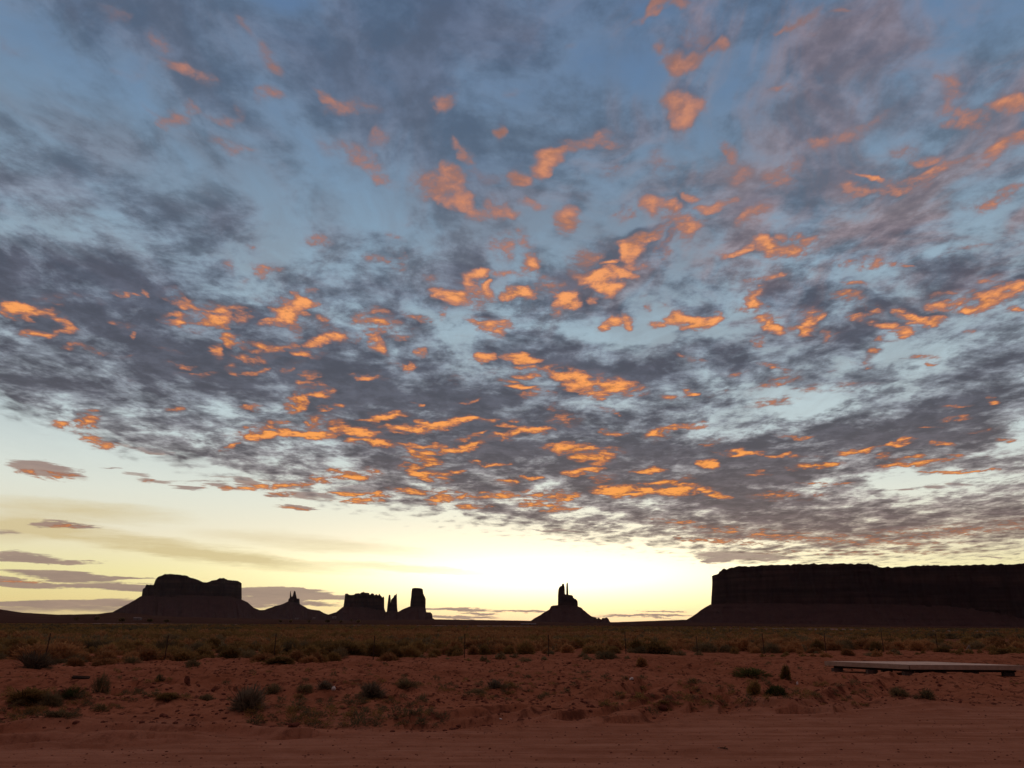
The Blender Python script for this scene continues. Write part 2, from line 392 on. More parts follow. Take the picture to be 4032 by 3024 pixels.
# lower edge of the deck, as seen from left to right
EDGE = [(0, 870), (260, 965), (520, 1030), (800, 1090), (1000, 1120), (1250, 1158), (1450, 1180), (1620, 1212), (1850, 1206), (2212, 1188)]
pts = [azel(x * 1.8228, y * 1.8228) for x, y in EDGE]
edge = W.ramp((az + 40.0) / 80.0, [((a + 40) / 80, (e / 40,) * 3) for a, e in pts])
edge_v = W.sep(edge)[0] * 40.0
deck_in = W.smooth(el - edge_v + (n2 - 0.5) * 3.0, -0.7, 1.1)
shade = W.smooth(n2 * 0.45 + n1 * 0.2 + n3 * 0.35 - nd * 0.5, 0.34, 0.66, 1.30, 0.78)
base_cov = W.sep(W.ramp(eg, [(0, (.5,) * 3), (8 * g, (.56,) * 3), (15 * g, (.56,) * 3), (22 * g, (.50,) * 3), (30 * g, (.60,) * 3),
                             (44 * g, (.66,) * 3), (1, (.6,) * 3)]))[0]

a_lo = W.smooth(soft, 0.0, 1.0, -0.62, -0.75)
a_hi = W.smooth(soft, 0.0, 1.0, 0.30, 0.50)
a_top = deck_in * W.smooth(soft, 0.0, 1.0, 0.97, 0.80)
dn = (n1 - 0.5) * 3.2 + (n2 - 0.5) * (W.smooth(soft, 0.0, 1.0, 2.1, 1.7) * W.smooth(el, 7.0, 13.0, 0.7, 1.0)) + (n3 - 0.5) * W.smooth(soft, 0.0, 1.0, 1.4, 0.75) + (base_cov - 0.5) * 1.5
tex_ = W.mix(soft, W.sep3(W.smooth(n2 + nd * 1.5, 0.34, 0.66, 0.30, 1.45)), W.sep3(W.smooth(n1 * 0.5 + n2 * 0.5, 0.3, 0.7, 0.35, 1.35)))
tex = W.sep(tex_)[0]
o_a = W.smooth(soft, 0.0, 1.0, 0.72, 0.75)
o_b = W.smooth(soft, 0.0, 1.0, 0.18, 0.12)
o_c = W.smooth(soft, 0.0, 1.0, 1.55, 1.60)
# cloud bellies are brighter where they bulge towards the sun
c_lit = W.mix(1.0, c_lit, W.sep3(W.smooth(n2 * 0.4 + n1 * 0.2 + n3 * 0.4 + nd * 0.8, 0.37, 0.63, 0.60, 1.14)), 'MULTIPLY')
o_g = W.smooth(el, 20.0, 13.0, 1.08, 1.22)
rag = (n3 - 0.53) * W.smooth(soft, 0.0, 1.0, 2.4, 1.5)
SHARED = dict(rag=rag, o_g=o_g, o_a=o_a, o_b=o_b, o_c=o_c, clear=clear, uvs=uvs, uv1=uv1, dn=dn, shade=shade, sb=sb, sr=sr, a_lo=a_lo, a_hi=a_hi, a_top=a_top,
              c_thin=c_thin, c_thick=c_thick, c_lit=c_lit, c_dull=c_dull, tex=tex)
KIND = dict(clear='Color', uvs='Vector', uv1='Vector', c_thin='Color', c_thick='Color', c_lit='Color', c_dull='Color')


def field(N, items, vec, peak=False):
    acc = None
    for c, Mi, _, k in items:
        r0 = (Mi[0, 0], Mi[0, 1], -float(Mi[0] @ c))
        r1 = (Mi[1, 0], Mi[1, 1], -float(Mi[1] @ c))
        a = N.vmath('DOT_PRODUCT', vec, r0, 1)
        b = N.vmath('DOT_PRODUCT', vec, r1, 1)
        l2 = N.math('MULTIPLY_ADD', a, a, b * b)
        f = N.smooth(l2, 3.4 if peak else 2.6, -0.7, 0.0, k * 1.22)
        if peak:                                          # the glow dies away upwards into the body of the cloud
            f = f * N.smooth(b, -1.25, 0.15, 0.25, 1.0)
        acc = f if acc is None else (acc.max(f) if peak else acc + f)
    return 0.0 if acc is None else acc


def leaf(lit, deck, bars, veil):
    """one patch of sky as a node group of its own (small trees build fast)"""
    t = bpy.data.node_groups.new('sky_patch', 'ShaderNodeTree')
    for k in SHARED:
        t.interface.new_socket(k, in_out='INPUT', socket_type='NodeSocket' + KIND.get(k, 'Float'))
    t.interface.new_socket('Shader', in_out='OUTPUT', socket_type='NodeSocketShader')
    N = Net(t)
    gi, go = N.new('NodeGroupInput'), N.new('NodeGroupOutput')
    I = {k: S(N, gi.outputs[k]) for k in SHARED}
    col = I['clear']
    if veil:
        v = field(N, veil, I['uvs'])
        col = N.mix((v * (I['sb'] * 1.2 + 0.3)).min(0.75), col, lin(208, 188, 136))
    if bars:
        b = field(N, bars, I['uvs'])
        bm = N.smooth(b + (I['sb'] - 0.5) * 0.7, 0.14, 0.70, 0.0, 0.90)
        col = N.mix(bm, col, N.mix(I['sr'], lin(122, 102, 104), lin(176, 148, 132)))
    d = I['dn'] + field(N, deck, I['uv1']) * 0.60
    if lit:
        L = field(N, lit, I['uv1'], True)
        d = d + L * 0.30
    alpha = N.smooth(d, I['a_lo'], I['a_hi']) * I['a_top']
    thick = N.smooth(d, -0.15, 1.15)
    cc = N.mix(thick, I['c_thin'], I['c_thick'])
    cc = N.mix(1.0, cc, N.sep3(I['shade']), 'MULTIPLY')
    col = N.mix(alpha, col, cc)
    if lit:
        o = L * I['tex'] * I['o_g']
        o = o + I['rag'] * N.smooth(o, 0.0, 0.5)
        o1 = N.smooth(o, 0.0, I['o_a'], 0.0, 0.92)
        o2 = N.smooth(o, I['o_b'], I['o_c'], 0.0, 1.0)
        col = N.mix(o1, col, I['c_dull'])
        hot = N.mix(1.0, I['c_lit'], N.mix(o2, (0.86, 0.68, 0.62, 1), (0.97, 0.98, 0.92, 1)), 'MULTIPLY')
        col = N.mix(o2, col, hot)
    bg = N.new('ShaderNodeBackground')
    N.put(bg.inputs[0], col)
    t.links.new(bg.outputs[0], go.inputs[0])
    gn = W.new('ShaderNodeGroup')
    gn.node_tree = t
    for k, v in SHARED.items():
        W.put(gn.inputs[k], v)
    return gn.outputs[0]


REACH = 1.75


def box(b):
    c, Mi, _, k = b
    M = np.linalg.inv(Mi)
    return c, np.hypot(M[:, 0], M[:, 1]) * REACH


def inside(b, r, extra):
    c, h = box(b)
    return c[0] + h[0] + extra > r[0] and c[0] - h[0] - extra < r[1] and c[1] + h[1] + extra * .4 > r[2] and c[1] - h[1] - extra * .4 < r[3]


def tree(rect, lit, deck, bars, veil, depth=0):
    lit = [b for b in lit if inside(b, rect, 0.0)]
    deck = [b for b in deck if inside(b, rect, 0.0)]
    bars = [b for b in bars if inside(b, rect, 3.2)]
    veil = [b for b in veil if inside(b, rect, 3.2)]
    n = len(lit) + len(deck) + len(bars) + len(veil)
    if n <= 20 or depth >= 7:
        return leaf(lit, deck, bars, veil)
    a0, a1, e0, e1 = rect
    if depth == 0:
        cut, ax = 20.0, 1
    elif (a1 - a0) * 0.8 > (e1 - e0) * (2.0 if e1 < 21 else 1.0):
        ax = 0
        cs = [box(b)[0][0] for b in lit + deck + bars]
        cut = float(np.median(cs))
        cut = min(max(cut, a0 + (a1 - a0) * .3), a1 - (a1 - a0) * .3)
    else:
        ax = 1
        cs = [box(b)[0][1] for b in lit + deck + bars]
        cut = float(np.median(cs))
        cut = min(max(cut, e0 + (e1 - e0) * .3), e1 - (e1 - e0) * .3)
    m = W.new('ShaderNodeMixShader')
    W.put(m.inputs[0], W.math('GREATER_THAN', (au, ev)[ax], cut))
    ra, rb_ = ((a0, cut, e0, e1), (cut, a1, e0, e1)) if ax == 0 else ((a0, a1, e0, cut), (a0, a1, cut, e1))
    W.t.links.new(tree(ra, lit, deck, bars, veil, depth + 1), m.inputs[1])
    W.t.links.new(tree(rb_, lit, deck, bars, veil, depth + 1), m.inputs[2])
    return m.outputs[0]


# nothing but the plain deck behind the viewer; the named clouds only where the photograph looks
m = W.new('ShaderNodeMixShader')
front = W.math('LESS_THAN', W.math('ABSOLUTE', au), 46.0) * W.math('LESS_THAN', ev, 52.0)
W.put(m.inputs[0], front)
wt.links.new(leaf([], [], [], []), m.inputs[1])
wt.links.new(tree((-46., 46., -3., 52.), LIT_B, DECK_B, BAR_B, VEIL_B), m.inputs[2])
wt.links.new(m.outputs[0], wout.inputs[0])
print('world nodes', len(wt.nodes))

sun_data = bpy.data.lights.new('sun', 'SUN')
sun_data.energy = 2.0
sun_data.angle = math.radians(0.53)
sun_data.color = (1.0, 0.72, 0.45)
sun = bpy.data.objects.new('sun', sun_data)
COL.objects.link(sun)
sdir = Vector((math.sin(SUN_AZ) * math.cos(SUN_EL), math.cos(SUN_AZ) * math.cos(SUN_EL), math.sin(SUN_EL)))
sun.rotation_euler = sdir.to_track_quat('Z', 'Y').to_euler()


# ------------------------------------------------------------------ helpers
def tag(o, label=None, cat=None, group=None, kind=None):
    for k, v in (('label', label), ('category', cat), ('group', group), ('kind', kind)):
        if v:
            o[k] = v
    return o


def empty(name, loc=(0, 0, 0), rz=0.0):
    o = bpy.data.objects.new(name, None)
    o.empty_display_size = 0.2
    o.location = loc
    o.rotation_euler = (0, 0, rz)
    COL.objects.link(o)
    return o


def mesh_np(name, V, F, mat=None, smooth=False):
    """mesh from a vertex array and an (n,3) or (n,4) face array"""
    me = bpy.data.meshes.new(name)
    V = np.asarray(V, np.float32)
    F = np.asarray(F, np.int32)
    k = F.shape[1]
    me.vertices.add(len(V))
    me.vertices.foreach_set('co', V.ravel())
    me.loops.add(F.size)
    me.loops.foreach_set('vertex_index', F.ravel())
    me.polygons.add(len(F))
    me.polygons.foreach_set('loop_start', np.arange(0, F.size, k, dtype=np.int32))
    me.polygons.foreach_set('loop_total', np.full(len(F), k, np.int32))
    me.update(calc_edges=True)
    if smooth:
        me.polygons.foreach_set('use_smooth', np.ones(len(F), bool))
    if mat:
        me.materials.append(mat)
    return me


def link(name, me, parent=None, loc=None):
    o = bpy.data.objects.new(name, me)
    COL.objects.link(o)
    if parent:
        o.parent = parent
    if loc is not None:
        o.location = loc
    return o


def from_bm(name, bm, mat, parent=None, smooth=False):
    me = bpy.data.meshes.new(name)
    bmesh.ops.recalc_face_normals(bm, faces=bm.faces)
    bm.to_mesh(me)
    bm.free()
    if smooth:
        me.polygons.foreach_set('use_smooth', np.ones(len(me.polygons), bool))
    me.materials.append(mat)
    return link(name, me, parent)


def add_box(bm, c, s, R=None, bevel=0.0):
    m = Matrix.Translation(c) @ (R.to_4x4() if R else Matrix()) @ Matrix.Diagonal((*s, 1))
    r = bmesh.ops.create_cube(bm, size=1.0, matrix=m)
    if bevel:
        es = list({e for v in r['verts'] for e in v.link_edges})
        bmesh.ops.bevel(bm, geom=es, offset=bevel, segments=1, affect='EDGES')


def add_tube(bm, pts, rad, n=6):
    """a tapering tube along points; rad a number or a list"""
    pts = [Vector(p) for p in pts]
    rad = rad if hasattr(rad, '__len__') else [rad] * len(pts)
    rings = []
    for i, p in enumerate(pts):
        t = (pts[min(i + 1, len(pts) - 1)] - pts[max(i - 1, 0)]).normalized()
        a = t.orthogonal().normalized()
        b = t.cross(a)
        rings.append([bm.verts.new(p + (a * math.cos(2 * math.pi * k / n) + b * math.sin(2 * math.pi * k / n)) * rad[i]) for k in range(n)])
    for r0, r1 in zip(rings, rings[1:]):
        for k in range(n):
            bm.faces.new((r0[k], r0[(k + 1) % n], r1[(k + 1) % n], r1[k]))
    bm.faces.new(rings[0][::-1])
    bm.faces.new(rings[-1])


def sstep(a, b, x):
    t = np.clip((x - a) / (b - a), 0, 1)
    return t * t * (3 - 2 * t)


def vnoise(x, y, seed=0):
    x, y = np.asarray(x, float), np.asarray(y, float)
    ix, iy = np.floor(x).astype(np.int64), np.floor(y).astype(np.int64)
    fx, fy = x - ix, y - iy
    fx, fy = fx * fx * (3 - 2 * fx), fy * fy * (3 - 2 * fy)

    def h(a, b):
        k = (a * 374761393 + b * 668265263 + seed * 974711) & 0xFFFFFFFF
        k = ((k ^ (k >> 13)) * 1274126177) & 0xFFFFFFFF
        k = ((k ^ (k >> 16)) * 2246822519) & 0xFFFFFFFF
        return ((k ^ (k >> 15)) & 0xFFFFFF) / 16777215.0
    return (h(ix, iy) * (1 - fx) + h(ix + 1, iy) * fx) * (1 - fy) + (h(ix, iy + 1) * (1 - fx) + h(ix + 1, iy + 1) * fx) * fy


def fbm(x, y, octv=4, seed=0, gain=0.5):
    s, a, t = 0.0, 1.0, 0.0
    for k in range(octv):
        s = s + a * (vnoise(x * 2 ** k + 17.3 * k, y * 2 ** k - 9.1 * k, seed + k) - 0.5)
        t += a
        a *= gain
    return s / t


# ------------------------------------------------------------------ materials
def material(name, build, rough=0.9, leaf=0.0):
    m = bpy.data.materials.new(name)
    m.use_nodes = True
    m.node_tree.nodes.clear()
    N = Net(m.node_tree)
    out = N.new('ShaderNodeOutputMaterial')
    b = N.new('ShaderNodeBsdfPrincipled')
    b.inputs['Roughness'].default_value = rough
    b.inputs['Specular IOR Level'].default_value = 0.15 if rough < .8 else 0.0
    if leaf:                                              # thin dry leaves let some of the sky through
        tr = N.new('ShaderNodeBsdfTranslucent')
        mx = N.new('ShaderNodeMixShader')
        mx.inputs[0].default_value = leaf
        m.node_tree.links.new(b.outputs[0], mx.inputs[1])
        m.node_tree.links.new(tr.outputs[0], mx.inputs[2])
        m.node_tree.links.new(mx.outputs[0], out.inputs[0])
        build(N, b)
        m.node_tree.links.new(b.inputs['Base Color'].links[0].from_socket, tr.inputs['Color'])
        return m
    m.node_tree.links.new(b.outputs[0], out.inputs[0])
    build(N, b)
    return m


def bump(N, b, h, strength, dist=0.05):
    n = N.new('ShaderNodeBump')
    n.inputs['Strength'].default_value = strength
    n.inputs['Distance'].default_value = dist
    N.put(n.inputs['Height'], h)
    N.t.links.new(n.outputs[0], b.inputs['Normal'])


def m_earth(N, b):
    p = S(N, N.new('ShaderNodeNewGeometry').outputs['Position'])
    x, y, z = N.sep(p)
    n1 = N.noise(p, 0.22, 5, 0.6)
    n2 = N.noise(p, 2.3, 5, 0.65)
    n3 = N.noise(p, 17.0, 3, 0.7)
    # loose red soil with crust and painted shadow dabs
    c = N.mix(N.smooth(n1 * 0.5 + n2 * 0.5, 0.34, 0.66), (0.280, 0.109, 0.058, 1), (0.395, 0.167, 0.096, 1))
    shade_dab = N.noise(N.xyz(x * 0.9, y * 1.3, 0.0), 1.6, 6, 0.72)
    shade_dab2 = N.noise(N.xyz(x, y * 0.42, 4.0), 4.2, 5, 0.68)
    rut_dark = N.new('ShaderNodeAttribute', attribute_name='rut_dark')   # darker soil along the wheel ruts
    c = N.mix(N.smooth(S(N, rut_dark.outputs['Fac']) + (shade_dab2 - 0.5) * 1.6, 0.30, 0.75, 0.0, 0.85), c, (0.115, 0.040, 0.025, 1))
    c = N.mix(N.smooth(shade_dab, 0.50, 0.66, 0.0, 0.55), c, (0.105, 0.036, 0.022, 1))  # shadows of clods and dry plants, painted into the soil as dark dabs
    c = N.mix(N.smooth(shade_dab2, 0.54, 0.63, 0.0, 0.80), c, (0.095, 0.034, 0.021, 1))  # finer dabs of the same painted shadow
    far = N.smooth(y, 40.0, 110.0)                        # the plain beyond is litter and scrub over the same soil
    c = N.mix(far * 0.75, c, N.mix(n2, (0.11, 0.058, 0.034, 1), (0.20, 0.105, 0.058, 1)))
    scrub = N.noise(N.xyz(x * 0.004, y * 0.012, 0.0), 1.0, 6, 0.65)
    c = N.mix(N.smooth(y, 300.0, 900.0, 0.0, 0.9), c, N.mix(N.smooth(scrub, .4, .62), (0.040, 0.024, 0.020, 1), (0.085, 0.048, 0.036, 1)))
    # packed road, combed by passing wheels
    st = N.xyz(x * 0.14, y * 1.5 - x * 0.07, 0.0)
    s1 = N.noise(st, 1.6, 6, 0.62)
    s2 = N.noise(N.xyz(x * 0.10, y * 1.5 - x * 0.09, 2.0), 5.0, 4, 0.6)
    k = N.mix(N.smooth(s1 * 0.5 + n2 * 0.3 + s2 * 0.2, 0.37, 0.62), (0.280, 0.119, 0.070, 1), (0.415, 0.202, 0.130, 1))
    k = N.mix(N.smooth(s2, 0.60, 0.72, 0.0, 0.45), k, (0.50, 0.275, 0.19, 1))
    packed = N.new('ShaderNodeAttribute', attribute_name='packed')
    k = N.mix(N.smooth(S(N, rut_dark.outputs['Fac']) + (shade_dab2 - 0.5) * 1.6, 0.30, 0.75, 0.0, 0.75), k, (0.13, 0.046, 0.029, 1))
    c = N.mix(S(N, packed.outputs['Fac']), c, k)
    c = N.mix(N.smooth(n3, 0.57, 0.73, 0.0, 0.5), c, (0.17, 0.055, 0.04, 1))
    c = N.mix(N.smooth(n3, 0.33, 0.22, 0.0, 0.4), c, (0.48, 0.22, 0.17, 1))
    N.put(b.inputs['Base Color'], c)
    bump(N, b, n3 * 0.5 + n2 * 0.8 + s1 * S(N, packed.outputs['Fac']) * 0.6, 0.7, 0.05)


def m_rock(N, b):
    p = S(N, N.new('ShaderNodeNewGeometry').outputs['Position'])
    x, y, z = N.sep(p)
    bands = N.noise(N.xyz(x * 0.0012, y * 0.0012, z * 0.045), 1.0, 4, 0.6)
    streak = N.noise(N.xyz(x * 0.02, y * 0.02, z * 0.004), 1.0, 5, 0.6)
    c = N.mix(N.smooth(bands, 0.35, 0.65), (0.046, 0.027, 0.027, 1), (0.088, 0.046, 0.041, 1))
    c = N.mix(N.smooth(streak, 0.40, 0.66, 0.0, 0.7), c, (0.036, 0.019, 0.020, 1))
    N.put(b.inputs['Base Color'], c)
    bump(N, b, streak + bands, 0.8, 6.0)


def m_talus(N, b):
    p = S(N, N.new('ShaderNodeNewGeometry').outputs['Position'])
    n = N.noise(p, 0.02, 6, 0.65)
    k = N.noise(p, 0.11, 4, 0.7)
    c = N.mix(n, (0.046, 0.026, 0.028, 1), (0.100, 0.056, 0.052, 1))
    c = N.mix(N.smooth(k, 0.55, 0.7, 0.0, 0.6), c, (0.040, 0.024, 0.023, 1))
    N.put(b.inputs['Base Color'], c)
    bump(N, b, n + k, 0.8, 6.0)


def leafy(a, bcol, dry):
    def f(N, b):
        r = S(N, N.new('ShaderNodeObjectInfo').outputs['Random'])
        p = S(N, N.new('ShaderNodeTexCoord').outputs['Object'])
        n = N.noise(p, 9.0, 2, 0.5)
        c = N.mix(N.smooth(r * 0.6 + n * 0.4, 0.25, 0.75), a, bcol)
        c = N.mix(N.smooth(n, 0.56, 0.72, 0.0, 0.5), c, dry)
        N.put(b.inputs['Base Color'], c)
    return f


def plain(c0, c1, sc, bs=0.3, dist=0.01):
    def f(N, b):
        p = S(N, N.new('ShaderNodeTexCoord').outputs['Object'])
        n = N.noise(p, sc, 5, 0.65)
        N.put(b.inputs['Base Color'], N.mix(N.smooth(n, 0.3, 0.7), c0, c1))
        bump(N, b, n, bs, dist)
    return f


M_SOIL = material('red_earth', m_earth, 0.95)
M_ROCK = material('sandstone', m_rock, 0.95)
M_TALUS = material('scree', m_talus, 0.95)
M_RUST = material('rusty_brush', leafy((0.306, 0.150, 0.065, 1), (0.522, 0.271, 0.118, 1), (0.550, 0.431, 0.216, 1)), 0.9, 0.5)
M_OLIVE = material('olive_brush', leafy((0.202, 0.130, 0.049, 1), (0.360, 0.223, 0.083, 1), (0.530, 0.297, 0.117, 1)), 0.9, 0.5)
M_DARK = material('dark_brush', leafy((0.151, 0.118, 0.064, 1), (0.274, 0.202, 0.104, 1), (0.440, 0.271, 0.136, 1)), 0.9, 0.5)
M_GREY = material('dead_twigs', leafy((0.123, 0.091, 0.063, 1), (0.223, 0.170, 0.117, 1), (0.330, 0.250, 0.169, 1)), 0.9, 0.5)
M_GREEN = material('green_weed', leafy((0.071, 0.080, 0.028, 1), (0.133, 0.130, 0.046, 1), (0.230, 0.191, 0.077, 1)), 0.9, 0.5)
M_STEM = material('woody_stem', plain((0.07, 0.045, 0.03, 1), (0.13, 0.09, 0.065, 1), 30))
M_STEEL = material('rusted_steel', plain((0.045, 0.032, 0.026, 1), (0.10, 0.060, 0.040, 1), 25), 0.7)
M_WIRE = material('fence_wire', plain((0.10, 0.085, 0.075, 1), (0.16, 0.13, 0.11, 1), 20), 0.55)
M_WOOD = material('weathered_post', plain((0.22, 0.19, 0.165, 1), (0.36, 0.31, 0.27, 1), 14))
M_DECK = material('pale_decking', plain((0.70, 0.58, 0.47, 1), (0.86, 0.73, 0.61, 1), 5, 0.25, 0.004))
M_RIM = material('painted_rim', plain((0.40, 0.29, 0.22, 1), (0.52, 0.39, 0.30, 1), 6, 0.2, 0.004))
M_BLOCK = material('concrete_block', plain((0.10, 0.075, 0.065, 1), (0.17, 0.12, 0.10, 1), 9))
M_BEAM = material('dark_beam', plain((0.035, 0.026, 0.022, 1), (0.07, 0.05, 0.04, 1), 9))
M_WHITE = material('white_litter', plain((0.62, 0.60, 0.58, 1), (0.80, 0.78, 0.76, 1), 30))
M_STONE = material('red_stone', plain((0.10, 0.038, 0.028, 1), (0.22, 0.085, 0.06, 1), 12))
M_PALE = material('pale_wall', plain((0.20, 0.17, 0.16, 1), (0.30, 0.26, 0.25, 1), 0.8))
M_ASPH = material('worn_asphalt', plain((0.20, 0.15, 0.13, 1), (0.32, 0.24, 0.20, 1), 0.4))

# ------------------------------------------------------------------ ground
ROAD_PX = [(-700, 2890), (0, 2888), (500, 2882), (1000, 2888), (1344, 2893), (1700, 2880), (2200, 2850), (2700, 2818), (3200, 2795), (4032, 2782), (4700, 2778)]
ROAD_PT = sorted(ground_at(*p) for p in ROAD_PX)
RX, RY = [p[0] for p in ROAD_PT], [p[1] for p in ROAD_PT]


def road_edge(x):
    return np.interp(x, RX, RY)


RIDGE = [(-400, 2396), (0, 2398), (20, 2402), (90, 2412), (230, 2420), (385, 2417), (440, 2410), (700, 2428), (1320, 2442), (1700, 2438), (2050, 2443),
         (2300, 2450), (2430, 2449), (2690, 2440), (2800, 2440), (3400, 2456), (4032, 2468), (4500, 2470)]
_rp = [azel(*p) for p in RIDGE]
RAZ, REL = [p[0] for p in _rp], [p[1] for p in _rp]

# wheel ruts and low banks on the verge, as lines on the photograph: (depth, half width, points)
RUTS = [(0.065, .22, [(1660, 2852), (1900, 2832), (2110, 2812), (2300, 2775), (2480, 2735), (2530, 2718)]),
        (0.06, .2, [(1700, 2868), (1950, 2850), (2200, 2822), (2330, 2800)]),
        (0.10, .2, [(2230, 2836), (2380, 2815), (2500, 2790), (2620, 2765)]),
        (0.09, .16, [(2430, 2760), (2480, 2742), (2530, 2715)]),
        (0.08, .2, [(2480, 2838), (2590, 2815), (2640, 2800), (2700, 2770)]),
        (0.10, .22, [(2720, 2800), (2760, 2775), (2790, 2750)]),
        (0.11, .2, [(2830, 2800), (2850, 2770), (2835, 2735)]),
        (0.08, .22, [(2870, 2768), (3000, 2790), (3120, 2800)]),
        (0.08, .25, [(3120, 2800), (3280, 2770), (3420, 2735), (3520, 2690)]),
        (0.07, .25, [(3300, 2800), (3380, 2770), (3480, 2730)]),
        (0.06, .16, [(0, 2886), (250, 2882), (560, 2880), (880, 2890), (1150, 2896)]),
        (0.05, .14, [(0, 2920), (180, 2918), (400, 2922), (560, 2918)]),
        (0.05, .14, [(150, 2940), (330, 2936), (560, 2925)]),
        (0.05, .3, [(0, 2680), (180, 2676), (350, 2680)]),
        (0.05, .35, [(420, 2720), (650, 2722), (900, 2712)]),
        (0.06, .4, [(550, 2770), (700, 2775), (860, 2760)]),
        (0.05, .5, [(2250, 2628), (2500, 2636), (2750, 2640)]),
        (-0.06, .5, [(2000, 2690), (2200, 2700), (2450, 2690)]),
        (-0.05, .3, [(1830, 2682), (1990, 2680), (2080, 2682)]),
        (-0.06, .6, [(2600, 2725), (2900, 2715), (3300, 2690), (3700, 2685), (4032, 2700)]),
        (-0.07, .5, [(380, 2705), (800, 2700), (1250, 2705)])]
RUTS = [(d, w, [np.array(ground_at(*p)) for p in ps]) for d, w, ps in RUTS]


SHRUBS = [
    (92, 2640, 150, 80, 'grey', 'big dark tangled shrub at the left edge, just before the fence line', 0),
    (170, 2790, 100, 62, 'dark', 'squat dark shrub low on the left bank, beside yellowish grass', 1),
    (58, 2786, 150, 52, 'olive', 'patch of yellowish dry brush at the far left of the bank', 2),
    (255, 2766, 100, 44, 'green', 'thin pale green weed between the squat dark shrub and the round grey-green bush', 0),
    (372, 2738, 78, 82, 'dark', 'round grey-green bush standing alone on the left bank', 3),
    (945, 2818, 175, 112, 'grey', 'largest dead grey brush heap, low on the bank above the dirt road', 1),
    (1062, 2742, 95, 50, 'dark', 'low dark shrub right behind the dead grey brush heap', 2),
    (1188, 2742, 75, 40, 'dark', 'small dark shrub left of the grey mound with white litter beside it', 4),
    (1268, 2746, 90, 50, 'grey', 'grey mound of brush with a scrap of white litter at its right', 2),
    (1450, 2764, 150, 80, 'grey', 'broad ragged dark shrub sprawling at mid bank, below the wide jagged butte', 3),
    (1598, 2726, 100, 46, 'dark', 'low green-black shrub right of the broad ragged one', 0),
    (1880, 2738, 90, 34, 'dark', 'low creeping shrub at mid bank, lower half of a pair', 1),
    (1945, 2720, 95, 48, 'grey', 'wispy dark shrub at mid bank, upper half of a pair', 4),
    (2532, 2628, 58, 44, 'rust', 'round brown tumbleweed resting alone on bare soil', 1),
    (2985, 2686, 190, 40, 'green', 'long flat mat of dark green weed left of the pale platform', 1),
    (2978, 2742, 62, 60, 'olive', 'upright olive weed below the flat dark green mat', 2),
    (3072, 2748, 110, 48, 'green', 'spreading green weed right of the upright olive one', 3),
    (3104, 2700, 46, 66, 'olive', 'thin stalky olive weed between green mat and platform', 4),
    (3560, 2752, 90, 40, 'dark', 'low dark shrub on the bank under the platform corner', 2),
    (3672, 2768, 100, 44, 'dark', 'darker of two low shrubs on the bank in front of the platform', 3),
    (500, 2626, 90, 30, 'dark', 'flat dark shrub in front of the fence, left of second post', 3),
    (1085, 2622, 130, 32, 'olive', 'long low brown brush at foot of third fence post', 4),
    (800, 2760, 60, 30, 'dark', 'small dark weed left of the dead grey brush heap', 2),
    (640, 2768, 90, 26, 'olive', 'low dry weed on bare soil between round bush and grey heap', 1),
    (215, 2846, 120, 34, 'dark', 'low dark weeds at the left road edge', 0),
    (620, 2686, 44, 30, 'dark', 'little spiky dark weed on bare soil below second fence post', 3),
]

MOUND = [(*ground_at(px, py, 0.1), w) for px, py, w, *_ in SHRUBS]
MOUND = [(x, y, w * math.hypot(x, y) / FPX) for x, y, w in MOUND]
CHURN = np.array(ground_at(2430, 2780, 0.1))              # driven-over soil where the wheel tracks leave the road
PAD = np.array(ground_at(3640, 2636, 0.1))                 # levelled ground under the platform


